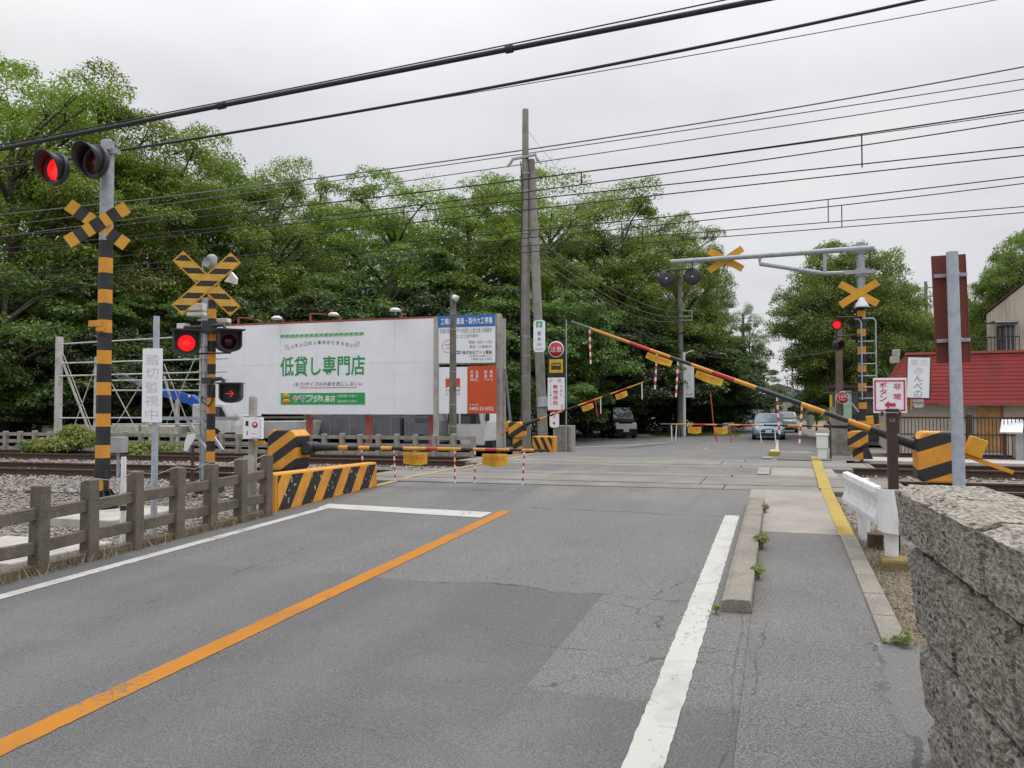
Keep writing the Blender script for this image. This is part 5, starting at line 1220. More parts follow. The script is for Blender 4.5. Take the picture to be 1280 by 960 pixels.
# slim dark pole with spot lamp in front of the notice board
c=D(566,545,22.6)
T=thing('lamp_pole','slim weathered pole with a small white spotlight in front of the notice board','pole',(c.x,c.y,0)); zl=lambda py:EYE+(511-py)*22.6/FPX
mb=MB(); mb.tube((c.x,c.y,-.1),(c.x,c.y,zl(367)),.115,.085,mat('dark_weathered_pole',(.17,.155,.13),.9,(.11,.10,.085),4,bump=.3),14); mb.build('shaft',T)
mb=MB()
for py in (392,412,465,506,533): mb.lathe([(.11,-.01),(.115,0),(.11,.01)],Matrix.Translation((c.x,c.y,zl(py))),M_galv,12)
mb.build('bands',T)
mb=MB(); mb.lathe([(0,-.12),(.06,-.1),(.10,.06),(0,.05)],Matrix.Translation((c.x+.12,c.y-.1,zl(373)))@Matrix.Rotation(R(120),4,'Y'),M_lampw,12); mb.build('spotlight',T)
# mid-distance poles along the road
T,b_,t_=pole('pale slender concrete utility pole left of the road with a small rung bracket',851,543,330,50,.22,.14)
zq=lambda py:EYE+(511-py)*50/FPX
mb=MB()
for py in (389,396,401): mb.tube((b_.x,b_.y-.2,zq(py)),(b_.x+.75,b_.y-.2,zq(py)),.04,.04,M_galv,6)
mb.tube((b_.x+.75,b_.y-.2,zq(388)),(b_.x+.75,b_.y-.2,zq(402)),.04,.04,M_galv,6); mb.build('bracket',T)
T,b_,t_=pole('thin white steel post with a long white banner, beside the slender pole',855.5,543,440,49,.10,.09,name='steel_post',m=M_white)
mb=MB(); c=D(861.5,476,48.9); M=fr(c); mb.box((0,0,0),(.60,.04,2.05),M_signw,M=M); bb=mb.build('banner',T,bevel=.005)
mb=MB()
for i,ch in enumerate('いんげん珈琲'[:4]): text(ch,M,0,.72-i*.36,.24,.24,M_fadel,y=-.024,mb=mb)
text('花屋',M,0,-.85,.4,.16,M_greyl,y=-.024,mb=mb); mb.build('lettering',bb)
mb=MB(); q=D(867,438,48.9); mb.path([D(856,443,49),D(860,440,48.95),q],.04,M_white,6); mb.build('lamp_arm',T)
T,b_,t_=pole('brown-grey wooden-looking pole with a small red sign, right of the road beyond the tracks',1050,545,402,31,.15,.12,m=mat('brown_pole',(.16,.125,.10),.9,(.11,.085,.07),5))
c=D(1053,497,30.6); T=thing('stop_sign','small round red sign with white lettering on the brown-grey pole','sign',(c.x,c.y,c.z-.2))
mb=MB(); Mr=fr(c)@Matrix.Rotation(R(90),4,'X'); k=8; mb.lathe([(.22,0),(.22,.02),(0,.021)],Mr,M_red,24); mb.lathe([(.22,.0),(.24,.0),(.24,.018),(.22,.0185)],Mr,M_signw,24); sb=mb.build('disc',T); mb=MB(); text('止まれ',fr(c),0,.03,.32,.10,M_signw,y=-.024,bold=.03,mb=mb); text('STOP',fr(c),0,-.09,.24,.06,M_signw,y=-.024,mb=mb); mb.build('lettering',sb)
mb=MB(); mb.box((c.x,c.y+.1,c.z),(.06,.2,.06),M_galv); mb.build('clip',T)
for lab,px,pb,pt,dep,r0,r1,tx in (('dark utility pole far along the right of the road, leaning left',1012,540,432,70,.2,.13,1003),('grey utility pole far along the road, in front of the big round tree',1015,530,430,78,.2,.14,None),('distant utility pole in the gap over the road',991,525,440,140,.2,.14,None),('distant utility pole left of the road behind the blue car',930,530,392,85,.2,.14,None),('faint utility pole behind the right-hand trees',1159,470,352,62,.19,.12,None),('slim grey utility pole among the trees left of the road',886,520,374,60,.16,.11,None)):
    T,b_,t_=pole(lab,px,pb,pt,dep,r0,r1,top=tx)
    mb=MB()
    for k in (0,1): mb.beam((t_.x-.8,t_.y-.12,t_.z-.5-k*.7),(t_.x+.8,t_.y-.12,t_.z-.5-k*.7),.08,.08,M_galv)
    for sx in (-.7,0,.7): mb.tube((t_.x+sx,t_.y-.12,t_.z-.5),(t_.x+sx,t_.y-.12,t_.z-.3),.05,.05,M_concl,6)
    mb.build('crossarm',T)
# round blue road sign on a far post, small street posts
c=D(948,502,72); T=thing('road_sign','small round blue road sign on a grey post behind the blue car','sign',(c.x,c.y,-.2))
mb=MB(); mb.tube((c.x,c.y,-.2),(c.x,c.y,c.z+1.6),.05,.05,M_galv2,8); mb.build('post',T); mb=MB(); mb.lathe([(.32,0),(.32,.03),(0,.03)],fr(c+Vector((0,-.07,0)))@Matrix.Rotation(R(90),4,'X'),M_bluel,20); mb.build('disc',T)
c=D(953,493,73); T=thing('curve_mirror','small red-backed round traffic mirror on a post left of the road','mirror',(c.x,c.y,-.2))
mb=MB(); mb.tube((c.x,c.y,-.2),(c.x,c.y,c.z),.05,.05,M_orange,8); mb.build('post',T); mb=MB(); mb.lathe([(.36,0),(.36,.05),(.30,.06),(0,.09)],fr(c+Vector((0,-.07,0)))@Matrix.Rotation(R(90),4,'X'),M_white,20); mb.build('mirror_disc',T)
c=D(885,540,46); T=thing('marker_pole','thin leaning orange marker pole on the left verge beyond the crossing','pole',(c.x,c.y,-.2))
tp=D(888,491,46); b0=D(892,531,46); mb=MB(); mb.path([(b0.x+.1,b0.y,-.2),b0,tp],.035,mat('orange_marker',(.55,.12,.05)),8); mb.build('shaft',T)
# low white guardrail & kerb posts on the left verge
c=D(911,540,50); T=thing('guardrail','low white railing on the left verge beyond the far barrier','guardrail',(c.x,c.y,-.2))
mb=MB(); a=D(904,532,52); b=D(918,530,58); mb.beam(a,b,.05,.30,M_white); mb.build('rail',T)
for t in (.05,.5,.95):
    q=a+(b-a)*t; mb=MB(); mb.beam((q.x,q.y,-.25),(q.x,q.y,q.z),.12,.12,M_white,up=(0,1,0)); mb.build('post',T)
for i,px in enumerate((722,738,797,806)):
    c=D(px,545,48.5); o=MB(); o.box((c.x,c.y,-.10),(.75 if i!=1 else .5,.15,.12),M_concl,R(8)); tag(o.build('wheel_stop',bevel=.02),['pale parking wheel stop left of the black minivan, the farther left one','short pale wheel stop just left of the black minivan','pale wheel stop just right of the black minivan','pale wheel stop farther right of the black minivan'][i],'wheel stop','parking wheel stops')
c=D(836,538,48); T=thing('low_railing','low dark tubular railing on the grass verge left of the slender pole','railing',(c.x,c.y,-.2))
for x in (-.7,0,.7): mb=MB(); mb.tube((c.x+x,c.y,-.2),(c.x+x,c.y,.42),.03,.03,M_brownd,8); mb.build('post',T)
mb=MB(); mb.tube((c.x-.7,c.y,.42),(c.x+.7,c.y,.42),.03,.03,M_brownd,8); mb.build('rail',T)
# ---- right side: fence, buildings
M_cream_w=mat('cream_stucco',(.50,.45,.37),.9,(.40,.36,.29),2,.45,.7,bump=.15)
m,n,b=nt('red_metal_roof'); b.inputs['Roughness'].default_value=.8; b.inputs['Specular IOR Level'].default_value=.15; tc=nd(n,'ShaderNodeTexCoord'); sx=nd(n,'ShaderNodeSeparateXYZ'); n.links.new(tc.outputs['Object'],sx.inputs[0])
c=mixc(n,ramp(n,noise(n,1.2,6),.4,.65),(.25,.040,.036),(.18,.036,.033)); n.links.new(c,b.inputs['Base Color']); M_rroof=m
Bp=D(1115,560,26.5); rb=R(-4)
T=thing('red_roof_shop','single-storey cream shop with steep red metal roof and boarded door','shop',(Bp.x,Bp.y,.1),rb); M=ROOT[T.name]
def rp(px,py,dy=0):       # local x,z on a plane dy behind the front
    nrm=M.to_3x3()@Vector((0,-1,0)); o=M@Vector((0,dy,0)); d=wdir(px,py); e=Vector((0,0,EYE)); t=(o-e).dot(nrm)/d.dot(nrm); q=M.inverted()@(e+d*t); return q.x,q.z
x0,_=rp(1108,520); x1,_=rp(1300,520); _,ze=rp(1200,503); _,ztop=rp(1200,441,.5)
x1+=5
mb=MB(); mb.box(((x0+x1)/2,3.0,(ze+.3)/2),(x1-x0,6,ze+.3),M_cream_w,M=M); mb.build('wall',T)
xl,zl1=rp(1101,482,-.3); xt,_=rp(1141,441,.5)
# mansard: front slope, left hip, built of lapped metal strips
nS=13; rf=MB()
for i in range(nS):
    t0=i/nS; t1=(i+1)/nS
    for (A,B) in (((-.35,0.75),(0,0)),):
        ya=-.35+1.1*t0; yb_=-.35+1.1*t1; za=ze-.02+(ztop-ze)*t0; zb_=ze-.02+(ztop-ze)*t1
        xa=x0-.25+.95*t0; xb=x0-.25+.95*t1
        lap=.014
        rf.add([M@Vector(p) for p in ((xa,ya-lap,za),(x1,ya-lap,za),(x1,yb_,zb_),(xb,yb_,zb_),(xa,ya,za),(x1,ya,za))],[(0,1,2,3),(0,4,5,1)],M_rroof)
        rf.add([M@Vector(p) for p in ((xa-lap,ya,za),(xb,yb_,zb_),(xb,6.3-.6*t1,zb_),(xa-lap,6.3-.6*t0,za),(xa,ya,za),(xa,6.3,za))],[(0,1,2,3),(0,4,5,3)],M_rroof)
rf.add([M@Vector(p) for p in ((x0+.70,.75,ztop),(x1,.75,ztop),(x1,5.7,ztop+.05),(x0+.70,5.7,ztop+.05))],[(0,1,2,3)],M_rroof)
rf.box(((x0+x1)/2+.35,.74,ztop+.02),(x1-x0-.6,.12,.08),M_redpost,M=M)
rf.build('roof',T)
mb=MB(); mb.box(((x0+x1)/2+.75,-.40,ze-.06),(x1-x0-1.5,.10,.10),mat('pinkish_gutter',(.30,.075,.075),.5),M=M); mb.build('gutter',T)
a=rp(1222,508); b=rp(1253,575); mb=MB(); mb.box(((a[0]+b[0])/2,-.02,(a[1]+.1)/2),(b[0]-a[0],.05,a[1]-.1),mat('plywood',(.42,.25,.09),.8,(.33,.18,.06),3),M=M); mb.build('boarded_door',T)
a=rp(1208,512); b=rp(1220,575); mb=MB(); mb.box(((a[0]+b[0])/2,-.02,(a[1]+.1)/2),(b[0]-a[0],.05,a[1]-.1),mat('pale_grey_panel',(.36,.35,.32),.6),M=M); mb.build('door_panel',T)
a=rp(1252,506); b=rp(1300,560); mb=MB(); mb.box((a[0],-.03,(a[1]+.1)/2),(.08,.06,a[1]),M_redpost,M=M); mb.build('pillar',T)
a=rp(1148,503,-.4); mb=MB(); mb.box((a[0],-.2,a[1]-.02),(.34,.3,.22),M_lampw,M=M); mb.box((a[0],-.25,a[1]-.15),(.26,.26,.05),M_lampw,M=M); mb.build('extractor_hood',T,bevel=.015)
mb=MB(); q=rp(1119,440,.5); 
for dx,zz in ((0,.18),(.05,.42)): mb.box((q[0]+dx,.9,ztop+zz-.35),(.30-.06*(zz>.3),.3,.24),M_concl,M=M)
mb.build('roof_vent',T,bevel=.02)
mb=MB(); a=rp(1139,490,-.45); mb.tube(M@Vector((a[0],-.42,a[1]-.6)),M@Vector((a[0],-.42,a[1]+.3)),.022,.022,M_yelsign,8); mb.build('pipe',T)
# hanging shop sign
c=D(1148,472,25.5); S=thing('shop_sign','white shop sign panel with faded reddish lettering fixed to the red roof','sign',(c.x,c.y,c.z-.8)); Ms=Matrix.Translation(c)@Matrix.Rotation(R(-6),4,'Z')@Matrix.Rotation(R(-4),4,'X')@Matrix.Rotation(R(2.5),4,'Y')
hS=52*25.5/FPX; wS=26*25.5/FPX
mb=MB(); mb.box((0,0,0),(wS,.08,hS),M_signw,M=Ms); sb=mb.build('sign_board',S,bevel=.006); mb=MB()
for cx,cz,a,b in ((-wS/2,0,.03,hS+.03),(wS/2,0,.03,hS+.03),(0,hS/2,wS,.03),(0,-hS/2,wS,.03)): mb.box((cx,0,cz),(a,.10,b),M_brownd,M=Ms)
mb.build('frame',S)
mb=MB()
for i,(ch,mm,w) in enumerate((('東京',M_fadel,.5),('赤',M_fadel,.32),('ん',M_greyl,.24),('べ',M_greyl,.24),('の',M_greyl,.24))): text(ch,Ms,0,hS/2-.19-i*.255,w,.22,mm,y=-.045,mb=mb)
mb.build('lettering',sb)
mb=MB(); mb.box((0,.12,.3),(.06,.2,.06),M_brownd,M=Ms); mb.box((0,.12,-.4),(.06,.2,.06),M_brownd,M=Ms); mb.build('bracket',S)
# iron fence in front of the shop
dF=21.3; fa=D(1118,576,21.6); fb=D(1290,577,20.4); fz=lambda py,d:EYE+(511-py)*d/FPX
T=thing('iron_fence','dark brown iron railing fence in front of the red-roofed shop','fence',(fa.x,fa.y,.15))
ztop_=fz(522,21.2); zmid=fz(543,21.2); zbot=fz(571,21.2)
fx=[fa+(fb-fa)*t for t in np.linspace(0,1,38)]
for nm,zv,hgt in (('top_rail',ztop_,.05),('middle_rail',zmid,.035),('bottom_rail',zbot,.05)):
    mb=MB(); mb.beam((fa.x,fa.y,zv),(fb.x,fb.y,zv),.05,hgt,M_brownd); mb.build(nm,T)
mb=MB(); q=fx[1]; mb.box((q.x,q.y,(ztop_+zbot)/2),(.018,.018,ztop_-zbot),M_brownd); bal=mb.build('baluster',T); b0=q
for q in fx[2:]:
    o=bal.copy(); COL.objects.link(o); o.parent=T; o.location=(q.x-b0.x,q.y-b0.y,0)
for t in (0.02,.56,.97):
    q=fa+(fb-fa)*t; mb=MB(); mb.box((q.x,q.y-.05,(ztop_+.15)/2+.03),(.13,.10,ztop_-.05),M_brownd); mb.build('post',T)
c=D(1265,533,20.5); T=thing('tilted_board','white tilted information board back on a dark short post before the iron fence','sign',(c.x,c.y,.15))
Mt=Matrix.Translation(c)@Matrix.Rotation(R(-20),4,'Z')@Matrix.Rotation(R(-52),4,'X')
mb=MB(); mb.box((0,0,0),(.50,.05,.52),M_signw,M=Mt); mb.build('panel',T,bevel=.008)
mb=MB(); mb.beam((c.x-.15,c.y+.1,.1),(c.x-.15,c.y+.1,c.z-.05),.08,.08,M_brownd,up=(0,1,0)); mb.build('post',T)
mb=MB(); mb.box((c.x+.25,c.y+.15,.5),(.35,.3,.85),mat('pale_cabinet',(.40,.41,.42),.5)); mb.build('cabinet',T,bevel=.015)
# concrete apron before the iron fence and pallets of rubble
c=D(1160,585,20.2); o=MB(); o.box((c.x+1.5,c.y+.3,.16),(6,1.6,.14),M_concl,R(-3)); tag(o.build('concrete_slab',bevel=.02),'pale concrete slab strip along the foot of the iron fence','concrete slab')
# old concrete plank fence behind far-right barrier
c=D(1055,572,21.5); T=thing('plank_fence','old grey concrete plank fence behind the far right barrier','fence',(c.x,c.y,.2))
a=D(1041,575,22.5); b=D(1068,577,23.8)
mb=MB()
k=9
for i in range(k):
    q=a+(b-a)*(i/(k-1)); 
    if i%4==0: pass
    mb.box((q.x,q.y,.70+rr.uniform(-.04,.04)),(.075,.05,1.05),M_conc)
mb.build('planks',T)
mb=MB(); mb.beam((a.x,a.y+.06,.6),(b.x,b.y+.06,.6),.05,.1,M_conc); mb.build('rail',T)
q=D(1042,560,22.3); mb=MB(); mb.box((q.x,q.y,.85),(.14,.14,1.5),M_conc); mb.build('post',T)
# small shop with pale green and yellow panels behind the signal
c=D(1068,540,36); T=thing('small_shop','small pale shop front with mint-green and yellow panels behind the right crossing signal','shop',(c.x,c.y,-.1),R(-5)); M=ROOT[T.name]
mb=MB(); mb.box((1.3,2.5,1.3),(4.6,4.5,2.6),mat('grey_wall_panel',(.13,.125,.115),.8),M=M); mb.build('wall',T)
mb=MB(); mb.box((-.45,.2,1.35),(.7,.06,2.3),mat('mint_panel',(.36,.55,.42),.6),M=M); mb.build('mint_panel',T)
mb=MB(); mb.box((-.98,.18,1.2),(.12,.08,2.2),M_yelsign,M=M); mb.build('yellow_post',T)
mb=MB(); mb.box((.5,.2,1.2),(1.2,.08,1.9),M_glass,M=M); mb.build('window',T)
mb=MB(); mb.box((1.9,.15,2.3),(1.2,.08,.8),mat('pink_panel',(.45,.24,.28),.6),M=M); mb.build('pink_panel',T)
mb=MB(); mb.box((1.3,2.4,2.67),(5.0,4.9,.14),M_brownd,M=M); mb.build('roof',T)
# cream warehouse at right
a=D(1234,470,44); T=thing('warehouse','cream two-storey warehouse with gable, awning and balcony rail behind the red-roofed shop','warehouse',(a.x,a.y,-.1),R(-14)); M=ROOT[T.name]
def wp(px,py,dy=0):
    nrm=M.to_3x3()@Vector((0,-1,0)); o=M@Vector((0,dy,0)); d=wdir(px,py); e=Vector((0,0,EYE)); t=(o-e).dot(nrm)/d.dot(nrm); q=M.inverted()@(e+d*t); return q.x,q.z
p0=wp(1233,393); p1=wp(1282,354)
sl=(p1[1]-p0[1])/(p1[0]-p0[0])
m,n,b=nt('corrugated_cream_cladding'); b.inputs['Roughness'].default_value=.8
tc=nd(n,'ShaderNodeTexCoord'); sx=nd(n,'ShaderNodeSeparateXYZ'); n.links.new(tc.outputs['Object'],sx.inputs[0]); wv=mth(n,'SINE',mth(n,'MULTIPLY',sx.outputs[0],60))
st=nd(n,'ShaderNodeMapping'); n.links.new(tc.outputs['Object'],st.inputs[0]); st.inputs['Scale'].default_value=(6,6,.5)
c=mixc(n,ramp(n,noise(n,1,6,st.outputs[0]),.45,.72),(.50,.455,.39),(.33,.28,.22)); n.links.new(c,b.inputs['Base Color']); bumpn(n,b,wv,.5,.02); M_clad=m
mb=MB(); xr=p0[0]+9; zr=p0[1]+sl*5.5
mb.prism([(p0[0],-.2),(p0[0]+11,-.2),(p0[0]+11,p0[1]),(p0[0]+5.5,zr),(p0[0],p0[1])],0,12,M,M_clad); mb.build('wall',T)
mb=MB(); 
for s in (0,1):
    xa,za,xb_,zb_=(p0[0]-.12,p0[1]-.02,p0[0]+5.5,zr+.06) if s==0 else (p0[0]+5.5,zr+.06,p0[0]+11.12,p0[1]-.02)
    mb.prism([(xa,za),(xb_,zb_),(xb_,zb_+.1),(xa,za+.1)],-.1,12.1,M,M_brownd)
mb.build('roof',T)
a=wp(1247,408); b=wp(1269,441); mb=MB(); mb.box(((a[0]+b[0])/2,-.02,(a[1]+b[1])/2),(b[0]-a[0],.08,a[1]-b[1]),M_glass,M=M); w_=mb.build('window',T)
mb=MB(); 
for t in (0,.27,.5,.75,1): mb.box((a[0]+(b[0]-a[0])*t,-.05,(a[1]+b[1])/2),(.08 if t<.3 else .05,.06,a[1]-b[1]),M_brownd if t<.3 else M_galv,M=M)
mb.build('frame',w_)
a=wp(1228,404.5,-1.2); b=wp(1272,403.5,-1.2); mb=MB(); mb.beam(M@Vector((a[0],-1.2,a[1])),M@Vector((b[0],-1.2,b[1])),.08,.08,M_brownd); mb.beam(M@Vector((b[0],-1.2,b[1])),M@Vector((b[0],0,b[1]+.2)),.06,.06,M_brownd); mb.beam(M@Vector((a[0]+.3,-1.2,a[1])),M@Vector((a[0]+.5,0,a[1]+.2)),.06,.06,M_brownd)
mb.add([M@Vector(p) for p in ((a[0]+.6,-1.2,a[1]+.05),(b[0],-1.2,b[1]+.05),(b[0],-.02,b[1]+.28),(a[0]+.6,-.02,a[1]+.28))],[(0,1,2,3)],mat('dull_awning',(.22,.20,.18),.8)); mb.build('awning',T)
a=wp(1209,423,-1.4); b=wp(1274,422,-1.4); zb_=wp(1240,440,-1.4)[1]
mb=MB(); mb.beam(M@Vector((a[0],-1.4,a[1])),M@Vector((b[0],-1.4,a[1])),.07,.07,M_brownd); mb.beam(M@Vector((a[0],-1.4,zb_-.5)),M@Vector((b[0],-1.4,zb_-.5)),.07,.1,M_brownd)
for t in np.linspace(0,1,16): x=a[0]+(b[0]-a[0])*t; mb.beam(M@Vector((x,-1.4,zb_-.5)),M@Vector((x,-1.4,a[1])),.03,.03,M_brownd,up=(0,1,0))
mb.build('balcony_rail',T)
mb=MB(); mb.box(((a[0]+b[0])/2,-.7,zb_-.6),(b[0]-a[0],1.4,.15),M_concl,M=M); mb.build('balcony_floor',T)
# distant houses along the road
def house(label,px,pyb,dep,w,h,d,wallm,roofm,nwin=3,rz=0):
    c=D(px,pyb,dep); T=thing('house',label,'house',(c.x,c.y,-.2),rz); M=ROOT[T.name]
    mb=MB(); mb.box((0,d/2,h/2),(w,d,h),wallm,M=M); wl=mb.build('wall',T)
    mb=MB(); mb.prism([(-w/2-.3,h),(w/2+.3,h),(w/2+.3,h+.12),(0,h+w*.2),(-w/2-.3,h+.12)],-.3,d+.3,M,roofm); mb.build('roof',T)
    for fl in range(2):
        for i in range(nwin):
            x=-w/2+w*(i+.5)/nwin; z=1.4+fl*2.6
            if z+.8>h: continue
            mb=MB(); mb.box((x,-.03,z),(w/nwin*.55,.06,1.1),M_glass,M=M); wn=mb.build('window',T); mb=MB(); mb.box((x,-.05,z-.58),(w/nwin*.6,.08,.06),M_white,M=M); mb.build('sill',wn)
    return T
M_hw=mat('white_house_wall',(.55,.54,.50),.8,(.45,.44,.41),1); M_hg=mat('grey_roof_tile',(.16,.16,.17),.7); M_hb=mat('beige_house_wall',(.42,.38,.31),.8)
house('white two-storey house left of the road behind the blue car',924,530,78,3.4,5.6,6,M_hw,M_hg,2,R(8))
house('grey-roofed low house left of the road beyond the white house',940,528,92,5.0,3.6,6,M_hb,M_hg,3)
house('low pale house far down the right side of the road',1003,524,120,5,3.6,6,M_hw,mat('teal_roof',(.10,.28,.26),.6),3)
house('beige house far down the road on the left',973,524,150,7,5.2,6,M_hb,M_hg,3)
# ================================================================ OVERHEAD WIRES
def wpt(px,py,Y0):
    Y=Y0
    for _ in range(4): p=PY(px,py,Y); Y=Y0+off(max(-60,min(60,p.x)))
    return p
def interp(pts,x):
    n_=len(pts)
    if n_==2:
        (x0,y0),(x1,y1)=pts; return y0+(y1-y0)*(x-x0)/(x1-x0)
    c=np.polyfit([p[0] for p in pts],[p[1] for p in pts],2 if n_<5 else 2); return float(np.polyval(c,x))
wires={}
def wire(key,label,pts,Y0,r,m,drops=(),x0=-40,x1=1330,clips=()):
    P=[wpt(x,interp(pts,x),Y0) for x in np.linspace(x0,x1,22)]
    T=thing('overhead_wire',label,'wire',tuple(P[0]),group='overhead wires along the railway')
    mb=MB(); mb.path(P,r,m,6); mb.build('cable',T)
    wires[key]=(pts,Y0)
    for px,other in drops:
        a=wpt(px,interp(pts,px),Y0); b=wpt(px,interp(other[0],px),other[1]); b=Vector((a.x,a.y,b.z))
        mb=MB(); mb.tube(a,b,.011,.011,m,5); mb.build('dropper',T)
    for px in clips:
        a=wpt(px,interp(pts,px),Y0); a2=wpt(px+9,interp(pts,px+9),Y0); mb=MB(); mb.tube(a,a2,r*1.6,r*1.6,M_cable,8); mb.build('clip',T)
wire('a','thickest black cable crossing the sky at the top, nearest the camera',[(0,186.5),(280,131),(635,62),(950,0)],9.8,.034,M_cable,x1=1010,clips=(272,632))
wire('a2','thin carrier wire just above the thickest black cable at the top',[(0,181),(220,138.5),(640,55),(905,0)],9.8,.009,M_cable,x1=960)
wire('b','second thick black cable below the thickest one at the top',[(0,210.5),(150,188),(640,104.5),(1150,0)],10.2,.020,M_cable,x1=1210)
wire('b2','thin wire running just under the second thick black cable',[(300,163),(640,109),(900,62),(1245,0)],10.2,.006,M_cableg,x0=200)
wire('c','upper feeder wire passing over the crossarm of the tallest utility pole',[(0,268),(320,233),(640,190.5),(960,138.5),(1280,84)],24.6,.022,M_cableg)
wire('d','middle feeder wire fixed at the crossarm of the tallest utility pole',[(0,283),(330,238),(660,192.5),(960,146.5),(1280,99)],24.7,.016,M_cabl2)
wire('e','lower feeder wire just under the crossarm of the tallest utility pole',[(0,296),(300,255),(670,204),(960,159.5),(1280,112)],24.8,.016,M_cabl2)
hC=([(0,317),(400,278),(790,234),(1077,205),(1280,184)],13.2); iC=([(0,338),(400,293),(825,243),(1077,215),(1280,195)],13.5)
lC=([(0,357),(430,325.5),(895,288.5),(1052,276),(1280,258.5)],17.5); mC=([(0,366),(430,333),(907,296),(1052,284),(1280,265.5)],17.8)
wire('f','upper carrier wire of the near track catenary, joined to a twin on the right',[(0,297),(250,270),(450,250),(710,217),(1077,168),(1280,137)],13.2,.012,M_cable,drops=((1077,iC),))
wire('f2','twin carrier wire just under the upper one of the near track catenary',[(700,219),(900,193),(1077,169.5),(1280,140.5)],13.25,.007,M_cable,x0=690)
wire('g','second carrier wire of the near track catenary',[(0,311),(175,292.5),(450,268),(715,231),(1077,180.5),(1280,151.5)],13.5,.010,M_cable,drops=((727,([(0,0+217),(1280,217)],13.5)),(505,hC),(160,hC)))
wire('h','upper contact wire over the near track',hC[0],hC[1],.010,M_cable)
wire('i','lower contact wire over the near track',iC[0],iC[1],.010,M_cable)
wire('j','upper carrier wire of the far track catenary',[(0,343),(320,319),(875,266.5),(1035,249),(1280,221)],17.5,.012,M_cable,drops=((1035,lC),(777,lC),(160,lC)))
wire('k','lower carrier wire of the far track catenary',[(0,349),(400,319),(885,275.5),(1055,257),(1280,228.5)],17.8,.011,M_cable,drops=((1052,mC),(803,mC),(412,mC)))
wire('l','upper contact wire over the far track, lowest but one of the railway wires',lC[0],lC[1],.010,M_cable)
wire('m','lowest contact wire over the far track',mC[0],mC[1],.010,M_cable)
def span(label,p0,p1,sag,r,m):
    T=thing('street_wire',label,'wire',tuple(p0),group='street wires'); mb=MB()
    mb.path([p0+(p1-p0)*t+Vector((0,0,-sag*4*t*(1-t))) for t in np.linspace(0,1,14)],r,m,6); mb.build('cable',T)
S0=D(672,333,25.0)
span('dark cable sagging from the leaning strut pole to the slender pole across the road',S0,D(850,436,49.9),.35,.022,M_cable)
span('upper thin cable from the tall utility pole to the rung bracket of the slender pole',D(660,290,25.2),D(850,390,49.9),.6,.012,M_cableg)
span('middle thin cable from the tall utility pole to the rung bracket of the slender pole',D(660,302,25.2),D(850,396,49.9),.7,.012,M_cableg)
span('lower thin cable from the tall utility pole to the rung bracket of the slender pole',D(660,312,25.2),D(850,401,49.9),.8,.012,M_cableg)
span('guy wire slanting from the tall utility pole top to the right',D(661,165,25.2),D(722,235,30),.1,.006,M_galv)
for i,(a,b,l) in enumerate((((888,388,60),(1003,388,70),'upper wire strung across the road gap between the tree rows'),((888,400,60),(1008,400,70),'lower wire strung across the road gap between the tree rows'),((932,424,85),(1013,422,78),'distant wire strung low across the far end of the road'),((851,405,50),(888,392,60),'wire from the slender pole to the slim pole among the trees'))):
    span(l,D(*a),D(*b),.3,.014,M_cableg)
span('long thin wire from the slender pole out to the far right pole',D(851,437,50),D(1050,437,31.2),.5,.010,M_cableg)

# ================================================================ VEGETATION
def leafmat(name,c1,c2,tr=.42):
    m,n,b=nt(name); n.nodes.remove(b)
    out=n.nodes['Material Output']
    ge=nd(n,'ShaderNodeNewGeometry'); oi=nd(n,'ShaderNodeObjectInfo')
    col=mixc(n,ge.outputs['Random Per Island'],c1,c2)
    big=ramp(n,noise(n,.55,3),.38,.64); col=mixc(n,mth(n,'MULTIPLY',big,.55),col,tuple(x*y for x,y in zip(c2,(1.35,1.2,.9))))
    hs=nd(n,'ShaderNodeHueSaturation'); n.links.new(col,hs.inputs['Color'])
    n.links.new(mth(n,'ADD',.482,mth(n,'MULTIPLY',oi.outputs['Random'],.03)),hs.inputs['Hue'])
    n.links.new(mth(n,'ADD',.82,mth(n,'MULTIPLY',oi.outputs['Random'],.36)),hs.inputs['Value'])
    d=nd(n,'ShaderNodeBsdfDiffuse'); t=nd(n,'ShaderNodeBsdfTranslucent'); g=nd(n,'ShaderNodeBsdfGlossy'); g.inputs['Roughness'].default_value=.45
    n.links.new(hs.outputs[0],d.inputs['Color'])
    tc_=mixc(n,1.0,hs.outputs[0],(1.15,1.25,.6),'MULTIPLY'); n.links.new(tc_,t.inputs['Color'])
    a=nd(n,'ShaderNodeMixShader'); a.inputs[0].default_value=tr; n.links.new(d.outputs[0],a.inputs[1]); n.links.new(t.outputs[0],a.inputs[2])
    a2=nd(n,'ShaderNodeMixShader'); a2.inputs[0].default_value=.05; n.links.new(a.outputs[0],a2.inputs[1]); n.links.new(g.outputs[0],a2.inputs[2])
    n.links.new(a2.outputs[0],out.inputs['Surface']); return m
M_leafA=leafmat('fresh_green_leaves',(.090,.165,.024),(.180,.255,.043))
M_leafZ=leafmat('zelkova_leaves',(.074,.142,.022),(.150,.222,.038))
M_leafB=leafmat('deep_green_leaves',(.046,.100,.020),(.096,.160,.032))
M_leafC=leafmat('shade_darkened_leaves',(.018,.042,.012),(.042,.075,.019),.25)  # shade inside the wood is put into this leaf colour
M_leafD=leafmat('yellow_green_leaves',(.12,.17,.03),(.20,.25,.05))
M_bark=mat('tree_bark',(.075,.062,.05),.95,(.045,.04,.033),6,bump=.5,bscale=25)
M_dry=leafmat('dry_grass',(.20,.155,.095),(.33,.28,.195),.2)
